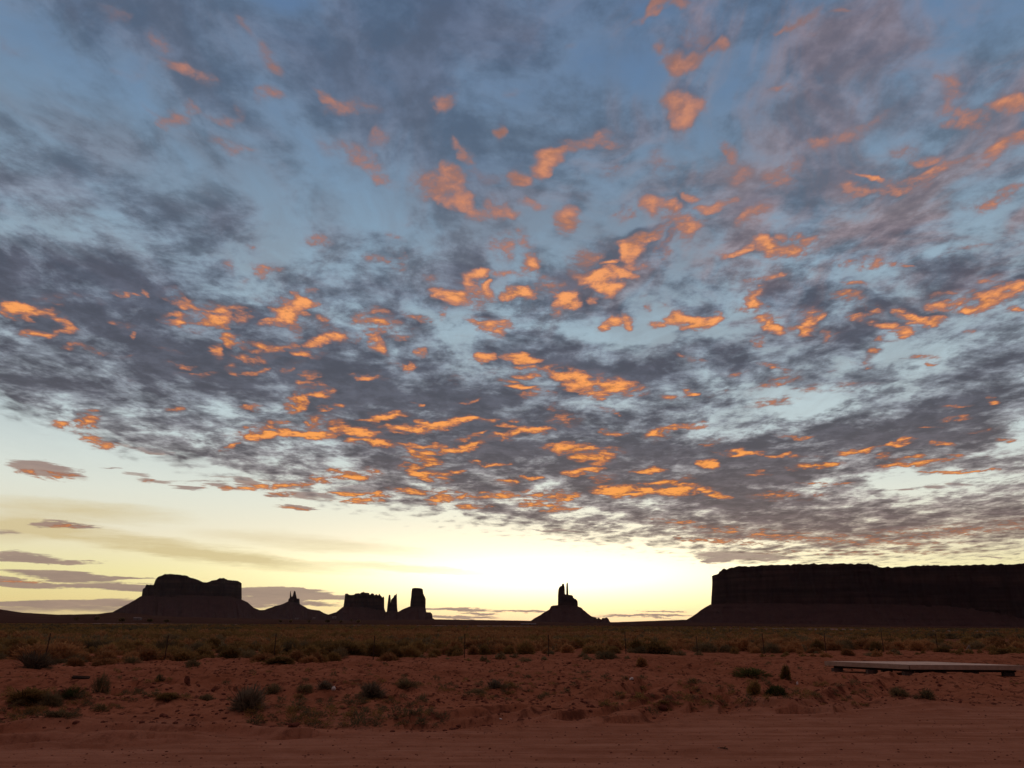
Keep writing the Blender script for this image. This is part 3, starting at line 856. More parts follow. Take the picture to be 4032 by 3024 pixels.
def height(x, y):
    x, y = np.asarray(x, float), np.asarray(y, float)
    r = np.hypot(x, y)
    e = road_edge(x) + fbm(x * .5, y * 0 + 3.3, 3, 5) * 1.2
    verge = sstep(-0.8, 3.2, y - e)
    field = sstep(34, 44, y - 0.25 * x * (x > 0))
    near = 1 - sstep(80, 200, r)
    h = (1 - verge) * (fbm(x * .12 + y * .05, y * 1.1 - x * .05, 4, 1) * 0.07 + fbm(x * 2.2, y * 3.0, 2, 2) * 0.012)
    hum = fbm(x * .3, y * .42, 4, 11) * 0.50 + np.maximum(fbm(x * .8, y * 1.1, 3, 12), -.05) * 0.15 + fbm(x * 2.6, y * 3.2, 4, 13, .62) * 0.18
    hum = hum * (1 - .7 * np.exp(-(((x - CHURN[0]) / 4.5) ** 2 + ((y - CHURN[1]) / 3.0) ** 2)))
    h = h + verge * (0.10 + hum * (1 - 0.55 * field)) * near
    h = h + verge * (1 - near) * fbm(x * .02, y * .02, 3, 14) * 0.7 * (1 - sstep(900, 2500, r))
    for mx, my, mw in MOUND:                                  # wind-blown sand caught by each shrub
        m = (np.abs(x - mx) < 3 * mw + .6) & (np.abs(y - my) < 3 * mw + .6)
        h[m] += .13 * mw ** .5 * np.exp(-(((x[m] - mx) / (.75 * mw + .2)) ** 2 + ((y[m] - my - .1) / (.75 * mw + .2)) ** 2))
    for d, w, ps in RUTS:
        w = w * 1.1
        lo, hi = np.min(ps, 0) - 2, np.max(ps, 0) + 2
        m = (x > lo[0]) & (x < hi[0]) & (y > lo[1]) & (y < hi[1])
        if not np.any(m):
            continue
        xm, ym = x[m], y[m]
        xm = xm + fbm(xm * 1.7, ym * 1.7, 2, 21) * .5
        ym = ym + fbm(xm * 1.7 + 9, ym * 1.7, 2, 22) * .5
        best, side = np.full(xm.shape, 9.0), np.zeros(xm.shape)
        for a, c in zip(ps, ps[1:]):
            ab = c - a
            t = np.clip(((xm - a[0]) * ab[0] + (ym - a[1]) * ab[1]) / (ab @ ab), 0, 1)
            ex, ey = xm - a[0] - t * ab[0], ym - a[1] - t * ab[1]
            dd = np.hypot(ex, ey)
            near_ = dd < best
            best = np.where(near_, dd, best)
            side = np.where(near_, np.sign(ab[0] * ey - ab[1] * ex) * dd, side)
        # a rut: a small broken scarp on its far side, a shallow trough at its foot, a low spoil ridge behind
        step = 1 / (1 + np.exp(-np.clip(side / .035, -30, 30)))
        prof_ = step * np.exp(-np.maximum(side, 0) / (3.2 * w)) - .55 * np.exp(-((side + .9 * w) / w) ** 2)
        ends = np.clip((9 - best) / 9, 0, 1)
        h[m] += 1.7 * d * prof_ * np.exp(-(best / 1.6) ** 2) * (0.35 + 1.1 * vnoise(xm * 1.6, ym * 1.6, 23))
    h = h - (h + .03) * .96 * np.exp(-(((x - PAD[0]) / 4.4) ** 2 + ((y - PAD[1]) / 3.4) ** 2) ** 2)
    a = np.degrees(np.arctan2(x, y))
    rise = np.tan(np.radians(np.interp(a, RAZ, REL)))
    h = h + np.clip(rise, 0, 1) * r * sstep(1300, 5200, r) * (1 + .06 * fbm(a * 3, r * 0.0005, 3, 31)) * (r > 1300)
    return h


def H(x, y):
    return float(height(np.array([float(x)]), np.array([float(y)]))[0])


def on_ground(px, py):
    """where the line of sight of a photo pixel meets the modelled ground"""
    d = ray(px, py)
    t = np.geomspace(6.5, 110, 260)
    x, y, z = d[0] * t, d[1] * t, EYE + d[2] * t
    k = np.nonzero(z < height(x, y))[0]
    k = int(k[0]) if len(k) else len(t) - 1
    x, y = float(x[k]), float(y[k])
    h = H(x, y)
    return x, y, h


A_in = np.radians(np.arange(-40.5, 40.5001, 0.088))
A_out = np.radians(np.arange(44, 316, 4.0))
ANG = np.concatenate([A_in, A_out])
RAD = np.concatenate([[0.4, 1, 2, 3.2, 4.6, 5.8, 6.8], np.geomspace(7.6, 62, 540), np.geomspace(63, 900, 110), np.geomspace(930, 15500, 70)])
gx = np.outer(RAD, np.sin(ANG))
gy = np.outer(RAD, np.cos(ANG))
gz = height(gx.ravel(), gy.ravel()).reshape(gx.shape)
nr, na = gx.shape
V = np.stack([gx, gy, gz], -1).reshape(-1, 3)
i, j = np.meshgrid(np.arange(nr - 1), np.arange(na), indexing='ij')
j2 = (j + 1) % na
F = np.stack([i * na + j, i * na + j2, (i + 1) * na + j2, (i + 1) * na + j], -1).reshape(-1, 4)[:, ::-1]
cen = V[F].mean(1)
wob = fbm(cen[:, 0] * .5, cen[:, 1] * 0 + 3.3, 3, 5) * 1.2 + fbm(cen[:, 0] * 1.7, cen[:, 1] * 1.7, 3, 8) * .9
is_road = (cen[:, 1] < road_edge(cen[:, 0]) + wob) & (cen[:, 1] > -7) & (np.hypot(cen[:, 0], cen[:, 1]) < 400)


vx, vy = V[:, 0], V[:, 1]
RUT_DARK = np.zeros(len(V))
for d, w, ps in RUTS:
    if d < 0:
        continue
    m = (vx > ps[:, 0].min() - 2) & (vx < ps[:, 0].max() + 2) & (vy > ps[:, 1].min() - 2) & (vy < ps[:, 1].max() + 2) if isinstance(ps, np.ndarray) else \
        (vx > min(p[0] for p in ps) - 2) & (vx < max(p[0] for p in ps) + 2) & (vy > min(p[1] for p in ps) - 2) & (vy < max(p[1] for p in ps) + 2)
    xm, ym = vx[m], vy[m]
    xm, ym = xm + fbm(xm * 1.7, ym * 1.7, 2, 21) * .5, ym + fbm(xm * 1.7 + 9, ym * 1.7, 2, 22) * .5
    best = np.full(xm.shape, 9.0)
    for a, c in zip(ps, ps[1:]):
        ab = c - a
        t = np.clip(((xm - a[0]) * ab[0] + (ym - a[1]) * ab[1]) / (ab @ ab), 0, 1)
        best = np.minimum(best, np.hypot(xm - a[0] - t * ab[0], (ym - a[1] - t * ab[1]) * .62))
    RUT_DARK[m] = np.maximum(RUT_DARK[m], np.exp(-(best / (w * 1.0)) ** 2) * (.20 + .62 * vnoise(xm * 1.3, ym * .8, 29)) * min(1.0, d * 11))
PACKED = 1 - sstep(-1.6, 2.0, vy - road_edge(vx) - fbm(vx * .5, vy * 0 + 3.3, 3, 5) * 1.2 - fbm(vx * 1.1, vy * 1.6, 4, 8) * 3.2)


def submesh(name, mask, mat):
    f = F[mask]
    used, inv = np.unique(f, return_inverse=True)
    me = mesh_np(name, V[used], inv.reshape(-1, 4), mat, True)
    me.attributes.new('packed', 'FLOAT', 'POINT').data.foreach_set('value', PACKED[used].astype(np.float32))
    me.attributes.new('rut_dark', 'FLOAT', 'POINT').data.foreach_set('value', RUT_DARK[used].astype(np.float32))
    return me


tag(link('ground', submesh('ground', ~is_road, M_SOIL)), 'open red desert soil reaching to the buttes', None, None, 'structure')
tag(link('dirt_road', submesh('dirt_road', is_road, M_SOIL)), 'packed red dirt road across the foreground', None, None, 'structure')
# the hole under the viewer
c0 = mesh_np('pad', np.concatenate([V[:na], [[0, 0, 0]]]), [(k, (k + 1) % na, na) for k in range(na)][::-1], M_SOIL)
link('dirt_road', c0)['kind'] = 'structure'

# the highway far out on the plain: a low bank with a worn surface
hp = [ground_at(*p) for p in [(300, 2456.4), (1150, 2462.5), (1700, 2466.5), (2300, 2473), (2700, 2478), (3400, 2486), (4032, 2493), (4700, 2500)]]
hx = np.array([p[0] for p in hp]); hy = np.array([p[1] for p in hp])
tt = np.linspace(0, len(hp) - 1, 160)
cx, cy = np.interp(tt, range(len(hp)), hx), np.interp(tt, range(len(hp)), hy)
dx, dy = np.gradient(cx), np.gradient(cy)
L_ = np.hypot(dx, dy)
nx, ny = -dy / L_, dx / L_
prof = [(-6.5, -.3), (-4.6, .34), (-4.2, .40), (0, .46), (4.2, .40), (6.5, -.3)]
hv = np.concatenate([np.stack([cx + nx * o, cy + ny * o, height(cx, cy) + z + fbm(tt * 7 + o, tt * 0, 2, 77) * .12], 1) for o, z in prof])
n_ = len(tt)
hf = [(a * n_ + k, a * n_ + k + 1, (a + 1) * n_ + k + 1, (a + 1) * n_ + k) for a in range(len(prof) - 1) for k in range(n_ - 1)]
tag(link('highway', mesh_np('highway', hv, hf, M_ASPH, True)), 'straight pale highway on a low bank far across the plain', None, None, 'structure')


# ------------------------------------------------------------------ buttes and mesa
def place(px, py, D, a0):
    """a pixel on the upright plane D metres away that faces the viewer along azimuth a0: (sideways, height)"""
    d = ray(px, py)
    t = D / (d[0] * math.sin(a0) + d[1] * math.cos(a0))
    return (d[0] * math.cos(a0) - d[1] * math.sin(a0)) * t, EYE + d[2] * t


def outline(txt, tile, D, a0):
    ox, oy, s = tile
    pts = []
    for w in txt.split():
        x, y = map(float, w.split(','))
        pts.append(place(ox + x * s, oy + y * s, D, a0))
    for k in range(1, len(pts)):                                # keep x increasing
        if pts[k][0] <= pts[k - 1][0]:
            pts[k] = (pts[k - 1][0] + 0.4, pts[k][1])
    return np.array(pts)


def loft(name, P, D, depth, mat, parent, mode='cliff', zb=-15.0, nz=26, seed=0, slope=31.0, rough=1.0, nx=None, push=0.0, end=0.55):
    """a solid with the given skyline: front and back walls, real thickness, eroded faces"""
    x0, x1 = P[0, 0], P[-1, 0]
    span = x1 - x0
    n = nx or int(np.clip(span / 4.0, 40, 420))
    xs = np.unique(np.concatenate([np.linspace(x0, x1, n), P[:, 0]]))
    top = np.interp(xs, P[:, 0], P[:, 1])
    s = (xs - x0) / span
    if mode == 'cliff':
        top = top + fbm(xs / 14, xs * 0, 3, seed) * span * 0.006
        half = depth * np.clip(1 - np.abs(2 * s - 1) ** 3.0, 0.0, 1) ** end + 1.5
        f = np.linspace(0, 1, nz)
        zz = zb + (top[None] - zb) * f[:, None]
        fl = fbm(xs[None] / 22 + zz * 0, zz / 160, 4, seed + 3) * min(depth, 90) * .34 + fbm(xs[None] / 60, zz / 14, 3, seed + 5) * min(depth, 90) * .10
        yf = -half[None] * (1.06 - .08 * f[:, None]) + fl * rough
        yb = half[None] * (1.06 - .08 * f[:, None]) + fl[:, ::-1] * rough * .6
    else:
        top = np.maximum(top, zb + 1)
        half = depth * np.clip(1 - np.abs(2 * s - 1) ** 2.0, 0.02, 1) ** .7
        f = np.linspace(0, 1, nz)
        zz = zb + (top[None] - zb) * f[:, None]
        run = (top[None] - zb) * ((1 - f[:, None]) ** 1.25) / math.tan(math.radians(slope))
        hgt_ = top[None] - zb
        gul = np.abs(fbm(xs[None] / 34 + zz / 300, zz / 400, 3, seed + 3)) * 2.2 - .5
        fl = (gul * (6 + hgt_ * .34) * (1 - f[:, None]) * (.3 + f[:, None]) * 1.6 + fbm(xs[None] / 9, zz / 9, 3, seed + 4) * 9 + fbm(xs[None] / 200, zz / 9, 2, seed + 6) * 10)
        yf = -(half[None] + run) + fl * rough
        yb = (half[None] + run) + fl * rough
    X = np.broadcast_to(xs, zz.shape)
    rows = [np.stack([X, yf, zz], -1)]
    cap = np.linspace(0, 1, 6)[1:-1]
    for c in cap:
        w = 1 - abs(2 * c - 1)
        rows.append(np.stack([xs, yf[-1] * (1 - c) + yb[-1] * c, top + (fbm(xs / 30, xs * 0 + c * 5, 3, seed + 9) * 4 - 2.0) * w], -1)[None])
    rows.append(np.stack([X, yb, zz], -1)[::-1])
    G = np.concatenate(rows)
    G[..., 1] += push
    m, k = G.shape[:2]
    Vv = G.reshape(-1, 3)
    i, j = np.meshgrid(np.arange(m - 1), np.arange(k - 1), indexing='ij')
    Ff = [tuple(q) for q in np.stack([i * k + j, i * k + j + 1, (i + 1) * k + j + 1, (i + 1) * k + j], -1).reshape(-1, 4)]
    me = bpy.data.meshes.new(name)
    ends = [tuple(r * k for r in range(m))[::-1], tuple(r * k + k - 1 for r in range(m))]
    me.from_pydata(Vv.tolist(), [], Ff + ends)
    me.materials.append(mat)
    return link(name, me, parent)


def butte(label, cat, D, tile, talus, tal_depth, pieces, name='butte', slope=31.0, grp=None, tz=-15.0, tpush=0.0):
    ox, oy, s = tile
    xs = [float(w.split(',')[0]) for w in pieces[0][1].split()]
    a0 = math.radians(azel(ox + s * (xs[0] * .5 + xs[-1] * .5 if name == 'butte' else xs[0] + 60), 2400)[0])
    tp = outline(talus, tile, D, a0)
    root = empty(name, (D * math.sin(a0), D * math.cos(a0), 0.0), -a0)
    tag(root, label, cat, grp)
    back_ = max(p[2] for p in pieces)
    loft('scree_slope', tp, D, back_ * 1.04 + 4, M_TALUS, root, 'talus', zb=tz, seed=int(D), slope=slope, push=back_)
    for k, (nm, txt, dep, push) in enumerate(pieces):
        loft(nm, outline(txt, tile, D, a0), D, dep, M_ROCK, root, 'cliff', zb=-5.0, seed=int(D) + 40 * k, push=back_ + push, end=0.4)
    return root


T1, T2, T3, T4 = (0, 2100, .45208), (900, 2200, .40687), (1700, 2200, .45208), (2600, 2150, .64738)
butte('broad double-humped butte with long scree skirts, largest on the left', 'butte', 6800, T1,
      '900,704 950,690 1030,650 1110,610 1165,580 1222,545 1400,540 1700,540 2000,550 2116,580 2160,600 2212,645 2270,668 2320,682 2400,700 2520,730', 160,
      [('cliff', '1218,560 1221,500 1232,478 1240,474 1256,466 1264,444 1272,440 1296,447 1302,444 1335,446 1342,430 1352,402 1372,378 1384,372 1418,363 1433,353 1480,352 1560,360 1632,370 1650,384 1700,396 1740,412 1765,422 1800,428 1828,418 1845,410 1885,405 1912,390 1950,388 1972,396 1988,404 2020,406 2050,408 2076,410 2100,420 2112,428 2115,500 2118,585', 230, 0)])
butte('small pointed butte topped by two thin spires, right of the broad double-humped butte', 'butte', 7600, T2,
      '250,505 300,496 345,495 380,482 440,462 444,456 500,447 545,428 578,412 640,420 690,438 712,452 735,462 765,482 800,490 830,494 880,500 900,512 930,528 985,545', 60,
      [('cliff', '576,415 580,386 588,384 610,368 620,362 656,364 662,385 686,386 690,445', 45, 0),
       ('spire', '588,400 592,366 597,314 601,309 605,345 611,370 614,400', 12, -4),
       ('spire', '616,400 620,358 628,330 632,314 638,309 648,316 652,340 657,364 662,400', 15, 6)])
butte('long flat-topped butte with a jagged crown, between twin-spire butte and split pinnacles', 'butte', 6200, T2,
      '940,545 975,535 1040,516 1075,490 1106,465 1200,462 1400,470 1508,478 1522,512 1560,520', 90,
      [('cliff', '1106,470 1112,440 1118,400 1122,372 1120,350 1127,336 1150,335 1162,346 1180,350 1215,348 1228,336 1262,333 1272,337 1285,326 1298,324 1306,318 1318,328 1340,330 1360,332 1366,348 1372,346 1382,335 1402,336 1412,354 1424,346 1436,344 1444,354 1450,356 1456,340 1462,338 1472,356 1480,362 1490,378 1497,362 1504,366 1508,380 1509,470 1519,514', 110, 0)])
butte('pair of slender pinnacles split by a notch, beside the thick lone tower', 'butte', 6100, T2,
      '1505,525 1530,512 1580,500 1636,510 1660,522', 25,
      [('pinnacle', '1531,515 1538,440 1544,390 1551,350 1558,347 1565,349 1569,390 1571,440 1572,515', 22, 0),
       ('pinnacle', '1566,515 1572,398 1584,384 1597,372 1600,356 1612,352 1620,344 1628,333 1630,400 1632,470 1637,515', 25, 4)])
butte('thick lone tower of rock with a flat top and a low shoulder', 'butte', 6000, T2,
      '1625,522 1645,510 1690,486 1755,461 1850,462 1906,470 1914,517 1955,518 1972,535 1976,574 2000,588', 60,
      [('tower', '1756,470 1759,420 1766,368 1770,320 1774,294 1777,286 1800,281 1828,282 1852,284 1876,290 1880,300 1885,335 1894,358 1902,372 1908,388 1908,420 1906,470 1911,520', 60, 0)])
butte('steep butte with a thumb-thin spire, alone against the brightest sky', 'butte', 4300, T3,
      '820,548 866,537 890,519 945,490 970,472 1000,455 1024,442 1040,412 1060,407 1098,404 1180,400 1273,415 1305,428 1320,446 1335,456 1360,478 1390,500 1412,507 1430,511 1442,526 1455,514 1470,524 1482,530 1492,515 1510,516 1525,511 1540,520 1550,540 1556,551 1600,556', 60,
      [('cliff', '1097,410 1098,360 1098,322 1100,290 1103,264 1110,250 1115,240 1130,236 1134,224 1138,217 1150,216 1154,226 1158,250 1160,308 1172,314 1200,314 1224,318 1230,324 1234,340 1242,342 1246,350 1256,348 1262,358 1270,364 1273,385 1274,418', 55, 0),
       ('spire', '1168,325 1171,300 1171,260 1170,240 1174,208 1178,203 1185,205 1187,225 1186,245 1183,275 1185,325', 6, -3)])
butte('huge flat-topped mesa with sheer cliffs filling the right of the view', 'mesa', 3200, T4,
      '-160,476 0,460 60,455 140,450 180,428 215,405 240,385 272,366 302,350 420,344 700,346 1000,350 1400,356 2212,372 3000,380 3300,400', 340,
      [('cliff', '300,372 303,330 305,300 310,230 311,200 306,176 305,160 328,150 352,143 358,128 380,122 440,117 480,110 560,107 640,108 700,105 860,107 900,103 1000,106 1150,106 1270,108 1290,114 1320,120 1345,127 1400,128 1450,125 1560,121 1700,117 1760,119 1850,113 1960,115 2080,110 2212,104 2500,100 3000,104 3260,110 3280,150', 420, 0)],
      name='mesa', tpush=60)


# ------------------------------------------------------------------ brush
def brush_mesh(name, mat, seed, n=900, ball=1.0, upright=0.0, blade=0.030, shell=0.55, gap=0.25, long=0.30):
    """a shrub about 1 m wide and 1 m high (scaled when placed) of many thin twig and leaf blades"""
    r = np.random.RandomState(seed)
    ph = r.uniform(0, 2 * np.pi, n)
    ct = r.uniform(0.0, 1.0, n) ** (1.0 - 0.4 * upright)
    st = np.sqrt(np.maximum(0, 1 - ct * ct))
    lump = 0.74 + 0.55 * vnoise(np.cos(ph) * 2.1 + 5 + seed, np.sin(ph) * 2.1 + ct * 2.6, seed)
    keep = vnoise(np.cos(ph) * 3.4 + 11, np.sin(ph) * 3.4 + ct * 3.2 + seed, seed + 7) > gap
    rad = (shell + (1 - shell) * r.uniform(0, 1, n) ** .6) * lump
    tip = np.stack([np.cos(ph) * st * rad * .5, np.sin(ph) * st * rad * .5, ct * rad * ball], 1)
    tip[:, 2] = np.maximum(tip[:, 2], 0.02)
    root = tip * (1 - long * r.uniform(.6, 1.5, n)[:, None]) + r.normal(0, .035, (n, 3))
    root[:, 2] = np.maximum(root[:, 2] - .02, -0.03)
    tip = tip + r.normal(0, .05, (n, 3)) * [1, 1, .7]
    tip[:, 2] = np.maximum(tip[:, 2], 0.0)
    ax = tip - root
    sd = np.cross(ax, r.normal(0, 1, (n, 3)))
    sd /= np.linalg.norm(sd, axis=1)[:, None] + 1e-6
    w = blade * r.uniform(.5, 1.3, n)[:, None]
    mid = root + ax * .55 + r.normal(0, .02, (n, 3))
    V = np.stack([root - sd * w * .35, root + sd * w * .35, mid + sd * w * .6, tip, mid - sd * w * .6], 1)[keep]
    k = len(V)
    b = np.arange(k)[:, None] * 5
    F = np.concatenate([b + [0, 1, 2, 4], b + [4, 2, 3, 3]], 0)
    V = V.reshape(-1, 3)
    F3 = np.concatenate([b + [0, 1, 2], b + [0, 2, 4], b + [4, 2, 3]], 0)
    return mesh_np(name, V, F3, mat)


KINDS = {'rust': ('rusty-brown', M_RUST), 'olive': ('olive-brown', M_OLIVE), 'dark': ('dark green', M_DARK), 'grey': ('dead grey', M_GREY), 'green': ('green', M_GREEN)}
VAR = {}
for kk, (nm, mt) in KINDS.items():
    VAR[kk] = [brush_mesh('foliage', mt, 100 + 13 * v + 7 * len(VAR), n=1500 if kk in ('rust', 'olive') else 1900,
                          blade=.030 if kk in ('rust', 'olive') else .015, shell=.55 if kk != 'grey' else .25,
                          gap=.25 if kk in ('rust', 'olive') else .44, upright=.2, long=.34 if kk != 'grey' else .5) for v in range(5)]


def stems_mesh(seed):
    r = random.Random(seed)
    bm = bmesh.new()
    for k in range(22):
        a = r.uniform(0, 6.28)
        l = r.uniform(.22, .52)
        e = r.uniform(.15, 1.0)
        p1 = (math.cos(a) * l * .4, math.sin(a) * l * .4, e * .35)
        p2 = (math.cos(a + .3) * l, math.sin(a + .3) * l, e)
        add_tube(bm, [(math.cos(a) * .03, math.sin(a) * .03, -.06), p1, p2], [.014, .009, .004], 4)
    bm.normal_update()
    me = bpy.data.meshes.new('stem')
    bm.to_mesh(me)
    bm.free()
    me.materials.append(M_STEM)
    return me


STEM = [stems_mesh(s) for s in (3, 8)]


# ------------------------------------------------------------------ shrubs standing on the open red soil
def shrub(px, py, w, h, kind, label, cat='shrub', v=0, tilt=0.0):
    x, y, z = on_ground(px, py)
    d = math.hypot(x, y) / math.cos(math.atan2(abs(px - PW / 2), FPX))
    d = math.sqrt(x * x + y * y + EYE * EYE)
    s = d / FPX
    root = empty('desert_shrub', (x, y + w * s * .4, H(x, y + w * s * .4) - .02), random.uniform(0, 6.28))
    tag(root, label, cat, 'shrubs on the open red soil')
    f = link('foliage', VAR[kind][v % 5], root)
    f.scale = (w * s * .92, w * s * .85, h * s * .80)
    st = link('stem', STEM[v % 2], root)
    st.scale = (w * s * 1.0, w * s * .95, h * s * .85)
    f.rotation_euler = st.rotation_euler = (0, tilt, 0)
    return root


for k, (px, py, w, h, kind, lab, v) in enumerate(SHRUBS):
    shrub(px, py, w, h, kind, lab, 'shrub', v)

# ------------------------------------------------------------------ the brush plain behind the fence
FY0, FB, FC = 32.0, 0.12489, 0.04954
FA = -0.56678


def fence_pt(i):
    return FY0 * (FA + FB * i), FY0 * (1 + FC * i)


fd = np.array(fence_pt(1)) - np.array(fence_pt(0))
fl_ = np.hypot(*fd)
fu = fd / fl_
fn = np.array([-fu[1], fu[0]])                    # away from the viewer
f0 = np.array(fence_pt(0))
rs = np.random.RandomState(4)


def col_of(x, y):
    """column and row of a ground point on the photograph"""
    v = RN.T @ np.array([x, y, H(x, y) - EYE])
    return PW / 2 + FPX * v[0] / -v[2], PH / 2 - FPX * v[1] / -v[2]


cand = []
for _ in range(26000):
    t = rs.uniform(-6.5, 68.0)
    dd = rs.uniform(-.6, 40.0) if rs.rand() < .8 else -4.5 * rs.rand() ** 2.2 + 2.0 * rs.rand()
    p = f0 + fu * t + fn * dd
    if p[1] < 20 or abs(p[0] / p[1]) > 0.715:
        continue
    cand.append((dd, p[0], p[1], t))
cell, kept = {}, []
for dd, x, y, t in cand:
    if vnoise(x * .45 + 7, y * .45, 43) < .30 + .25 * (dd < 1.0) - .01 * dd:
        continue
    rmin = 0.80 if vnoise(x * .25, y * .25, 41) > .42 else 1.2
    k = (int(x // 1.2), int(y // 1.2))
    if any((x - a) ** 2 + (y - b) ** 2 < rmin * rmin for i in (-1, 0, 1) for j in (-1, 0, 1) for a, b in cell.get((k[0] + i, k[1] + j), ())):
        continue
    cell.setdefault(k, []).append((x, y))
    kept.append((dd, x, y, t))
specs = []
for dd, x, y, t in kept:
    zone = vnoise(x * .16 + 3, y * .16, 51)
    kind = 'rust' if zone < .50 else ('olive' if zone < .74 or rs.rand() < .5 else 'dark')
    if rs.rand() < .16:
        kind = 'dark'
    w = rs.choice([.62, .8, 1.0, 1.35, 1.8], p=[.22, .3, .25, .15, .08]) * rs.uniform(.85, 1.15)
    h = min(w, 1.1) * rs.uniform(.40, .64)
    if dd < 0:
        w, h = w * .62, h * .55
    specs.append((x, y, w, h, kind, dd, t))
dist = lambda s: (s[0] ** 2 + s[1] ** 2) ** .5
specs.sort(key=lambda s: -s[2] / dist(s) * (1.25 - .02 * s[5]) if s[5] < 16 else 0)
near, rest = specs[:285], specs[285:]
ORD = ['leftmost', 'second from left', 'third from left', 'fourth from left', 'fifth from left', 'sixth from left', 'seventh from left', 'eighth from left', 'ninth from left', 'tenth from left']
POSTN = ['first', 'second', 'third', 'fourth', 'fifth', 'sixth', 'seventh', 'eighth', 'ninth', 'tenth', 'eleventh', 'twelfth']
PX_POST = [205, 670, 1098, 1485, 1840, 2160, 2460, 2745, 3005, 3250, 3472, 3683]
groups = {}
for s in near:
    px, py = col_of(s[0], s[1])
    i = int(np.searchsorted(PX_POST, px))
    if i == 0:
        where = 'left of first fence post'
    elif i == 12:
        where = 'right of twelfth fence post'
    else:
        where = 'between %s and %s fence posts' % (POSTN[i - 1], POSTN[i])
    row = 'just before the wire' if s[5] < -.3 else 'at the wire' if s[5] < .9 else ('in second row' if s[5] < 2.2 else ('in third row' if s[5] < 4 else ('further back' if s[5] < 7 else 'far behind')))
    size = 'small' if s[2] < .75 else ('rounded' if s[2] < 1.15 else 'wide')
    lab = '%s %s bush %s %s' % (size, KINDS[s[4]][0], row, where)
    groups.setdefault(lab, []).append((px, s))
protos = {}
n_b = 0
for lab, lst in groups.items():
    lst.sort(key=lambda q: q[0])
    for k, (px, s) in enumerate(lst):
        o = link('desert_bush', VAR[s[4]][n_b % 5])
        n_b += 1
        o.location = (s[0], s[1], H(s[0], s[1]) - .03)
        o.rotation_euler = (0, 0, random.uniform(0, 6.28))
        o.scale = (s[2], s[2] * random.uniform(.8, 1.1), s[3] * 1.12)
        tag(o, lab if len(lst) == 1 else lab + ', ' + ORD[min(k, 9)], 'bush', 'bushes on the plain behind the wire fence')


def scatter(name, src, pts, mat):
    """many small tufts as one object: src a list of vertex arrays of triangles"""
    vs, n = [], 0
    for (x, y, z, w, h, a, v) in pts:
        s = src[v % len(src)]
        c, sn = math.cos(a), math.sin(a)
        q = np.empty_like(s)
        q[:, 0] = (s[:, 0] * c - s[:, 1] * sn) * w + x
        q[:, 1] = (s[:, 0] * sn + s[:, 1] * c) * w + y
        q[:, 2] = s[:, 2] * h + z
        vs.append(q)
    Vv = np.concatenate(vs)
    return mesh_np(name, Vv, np.arange(len(Vv)).reshape(-1, 3), mat)


def tri_src(kind, n, blade, seeds):
    out = []
    for sd in seeds:
        me = brush_mesh('tmp', KINDS[kind][1], sd, n=n, blade=blade, long=.4)
        co = np.empty(len(me.vertices) * 3, np.float32)
        me.vertices.foreach_get('co', co)
        ix = np.empty(len(me.loops), np.int32)
        me.loops.foreach_get('vertex_index', ix)
        out.append(co.reshape(-1, 3)[ix])
        bpy.data.meshes.remove(me)
    return out


SRC_MID = {k: tri_src(k, 190, .075, (301, 302, 303)) for k in ('rust', 'olive', 'dark')}
SRC_FAR = {k: tri_src(k, 34, .20, (311, 312, 313)) for k in ('rust', 'olive', 'dark')}
far_pts = {'rust': [], 'olive': [], 'dark': []}
mid_pts = {'rust': [], 'olive': [], 'dark': []}
for s in rest:
    mid_pts[s[4]].append((s[0], s[1], H(s[0], s[1]) - .03, s[2], s[3] * 1.12, rs.uniform(0, 6.28), rs.randint(3)))
N_FAR = 15000
rr_ = 52 * np.exp(rs.uniform(0, 1, N_FAR) ** .8 * math.log(560 / 52))
aa_ = rs.uniform(-36.5, 36.5, N_FAR)
xx_, yy_ = rr_ * np.sin(np.radians(aa_)), rr_ * np.cos(np.radians(aa_))
dd_ = (xx_ - f0[0]) * fn[0] + (yy_ - f0[1]) * fn[1]
hh_ = height(xx_, yy_)
zone_ = vnoise(xx_ * .035 + 3, yy_ * .035, 61) * .7 + vnoise(xx_ * .2, yy_ * .2, 62) * .3
for x, y, z, r_, d_, zn in zip(xx_, yy_, hh_, rr_, dd_, zone_):
    if d_ < 38:
        continue
    hw = np.min(np.hypot(cx - x, cy - y))
    if hw < 8:
        continue
    kind = 'rust' if zn < .46 else ('olive' if zn < .66 else 'dark')
    if x > 14 and rs.rand() < .55:
        kind = 'olive' if rs.rand() < .5 else 'dark'
    w = rs.uniform(.6, 1.6) * (1 + r_ / 500)
    (mid_pts if r_ < 110 else far_pts)[kind].append((x, y, z - .03, w, min(.75, w * .5) * rs.uniform(.7, 1.2), rs.uniform(0, 6.28), rs.randint(3)))
BN = {'rust': 'rusty dry brush covering the plain', 'olive': 'olive brush spread through the plain', 'dark': 'dark green brush dotted through the plain'}
for k in far_pts:
    o = link('distant_brush', scatter('distant_brush', SRC_MID[k], mid_pts[k], KINDS[k][1]))
    tag(o, BN[k], 'brush', None, 'stuff')
    o = link('distant_brush', scatter('distant_brush', SRC_FAR[k], far_pts[k], KINDS[k][1]))
    tag(o, BN[k], 'brush', None, 'stuff')

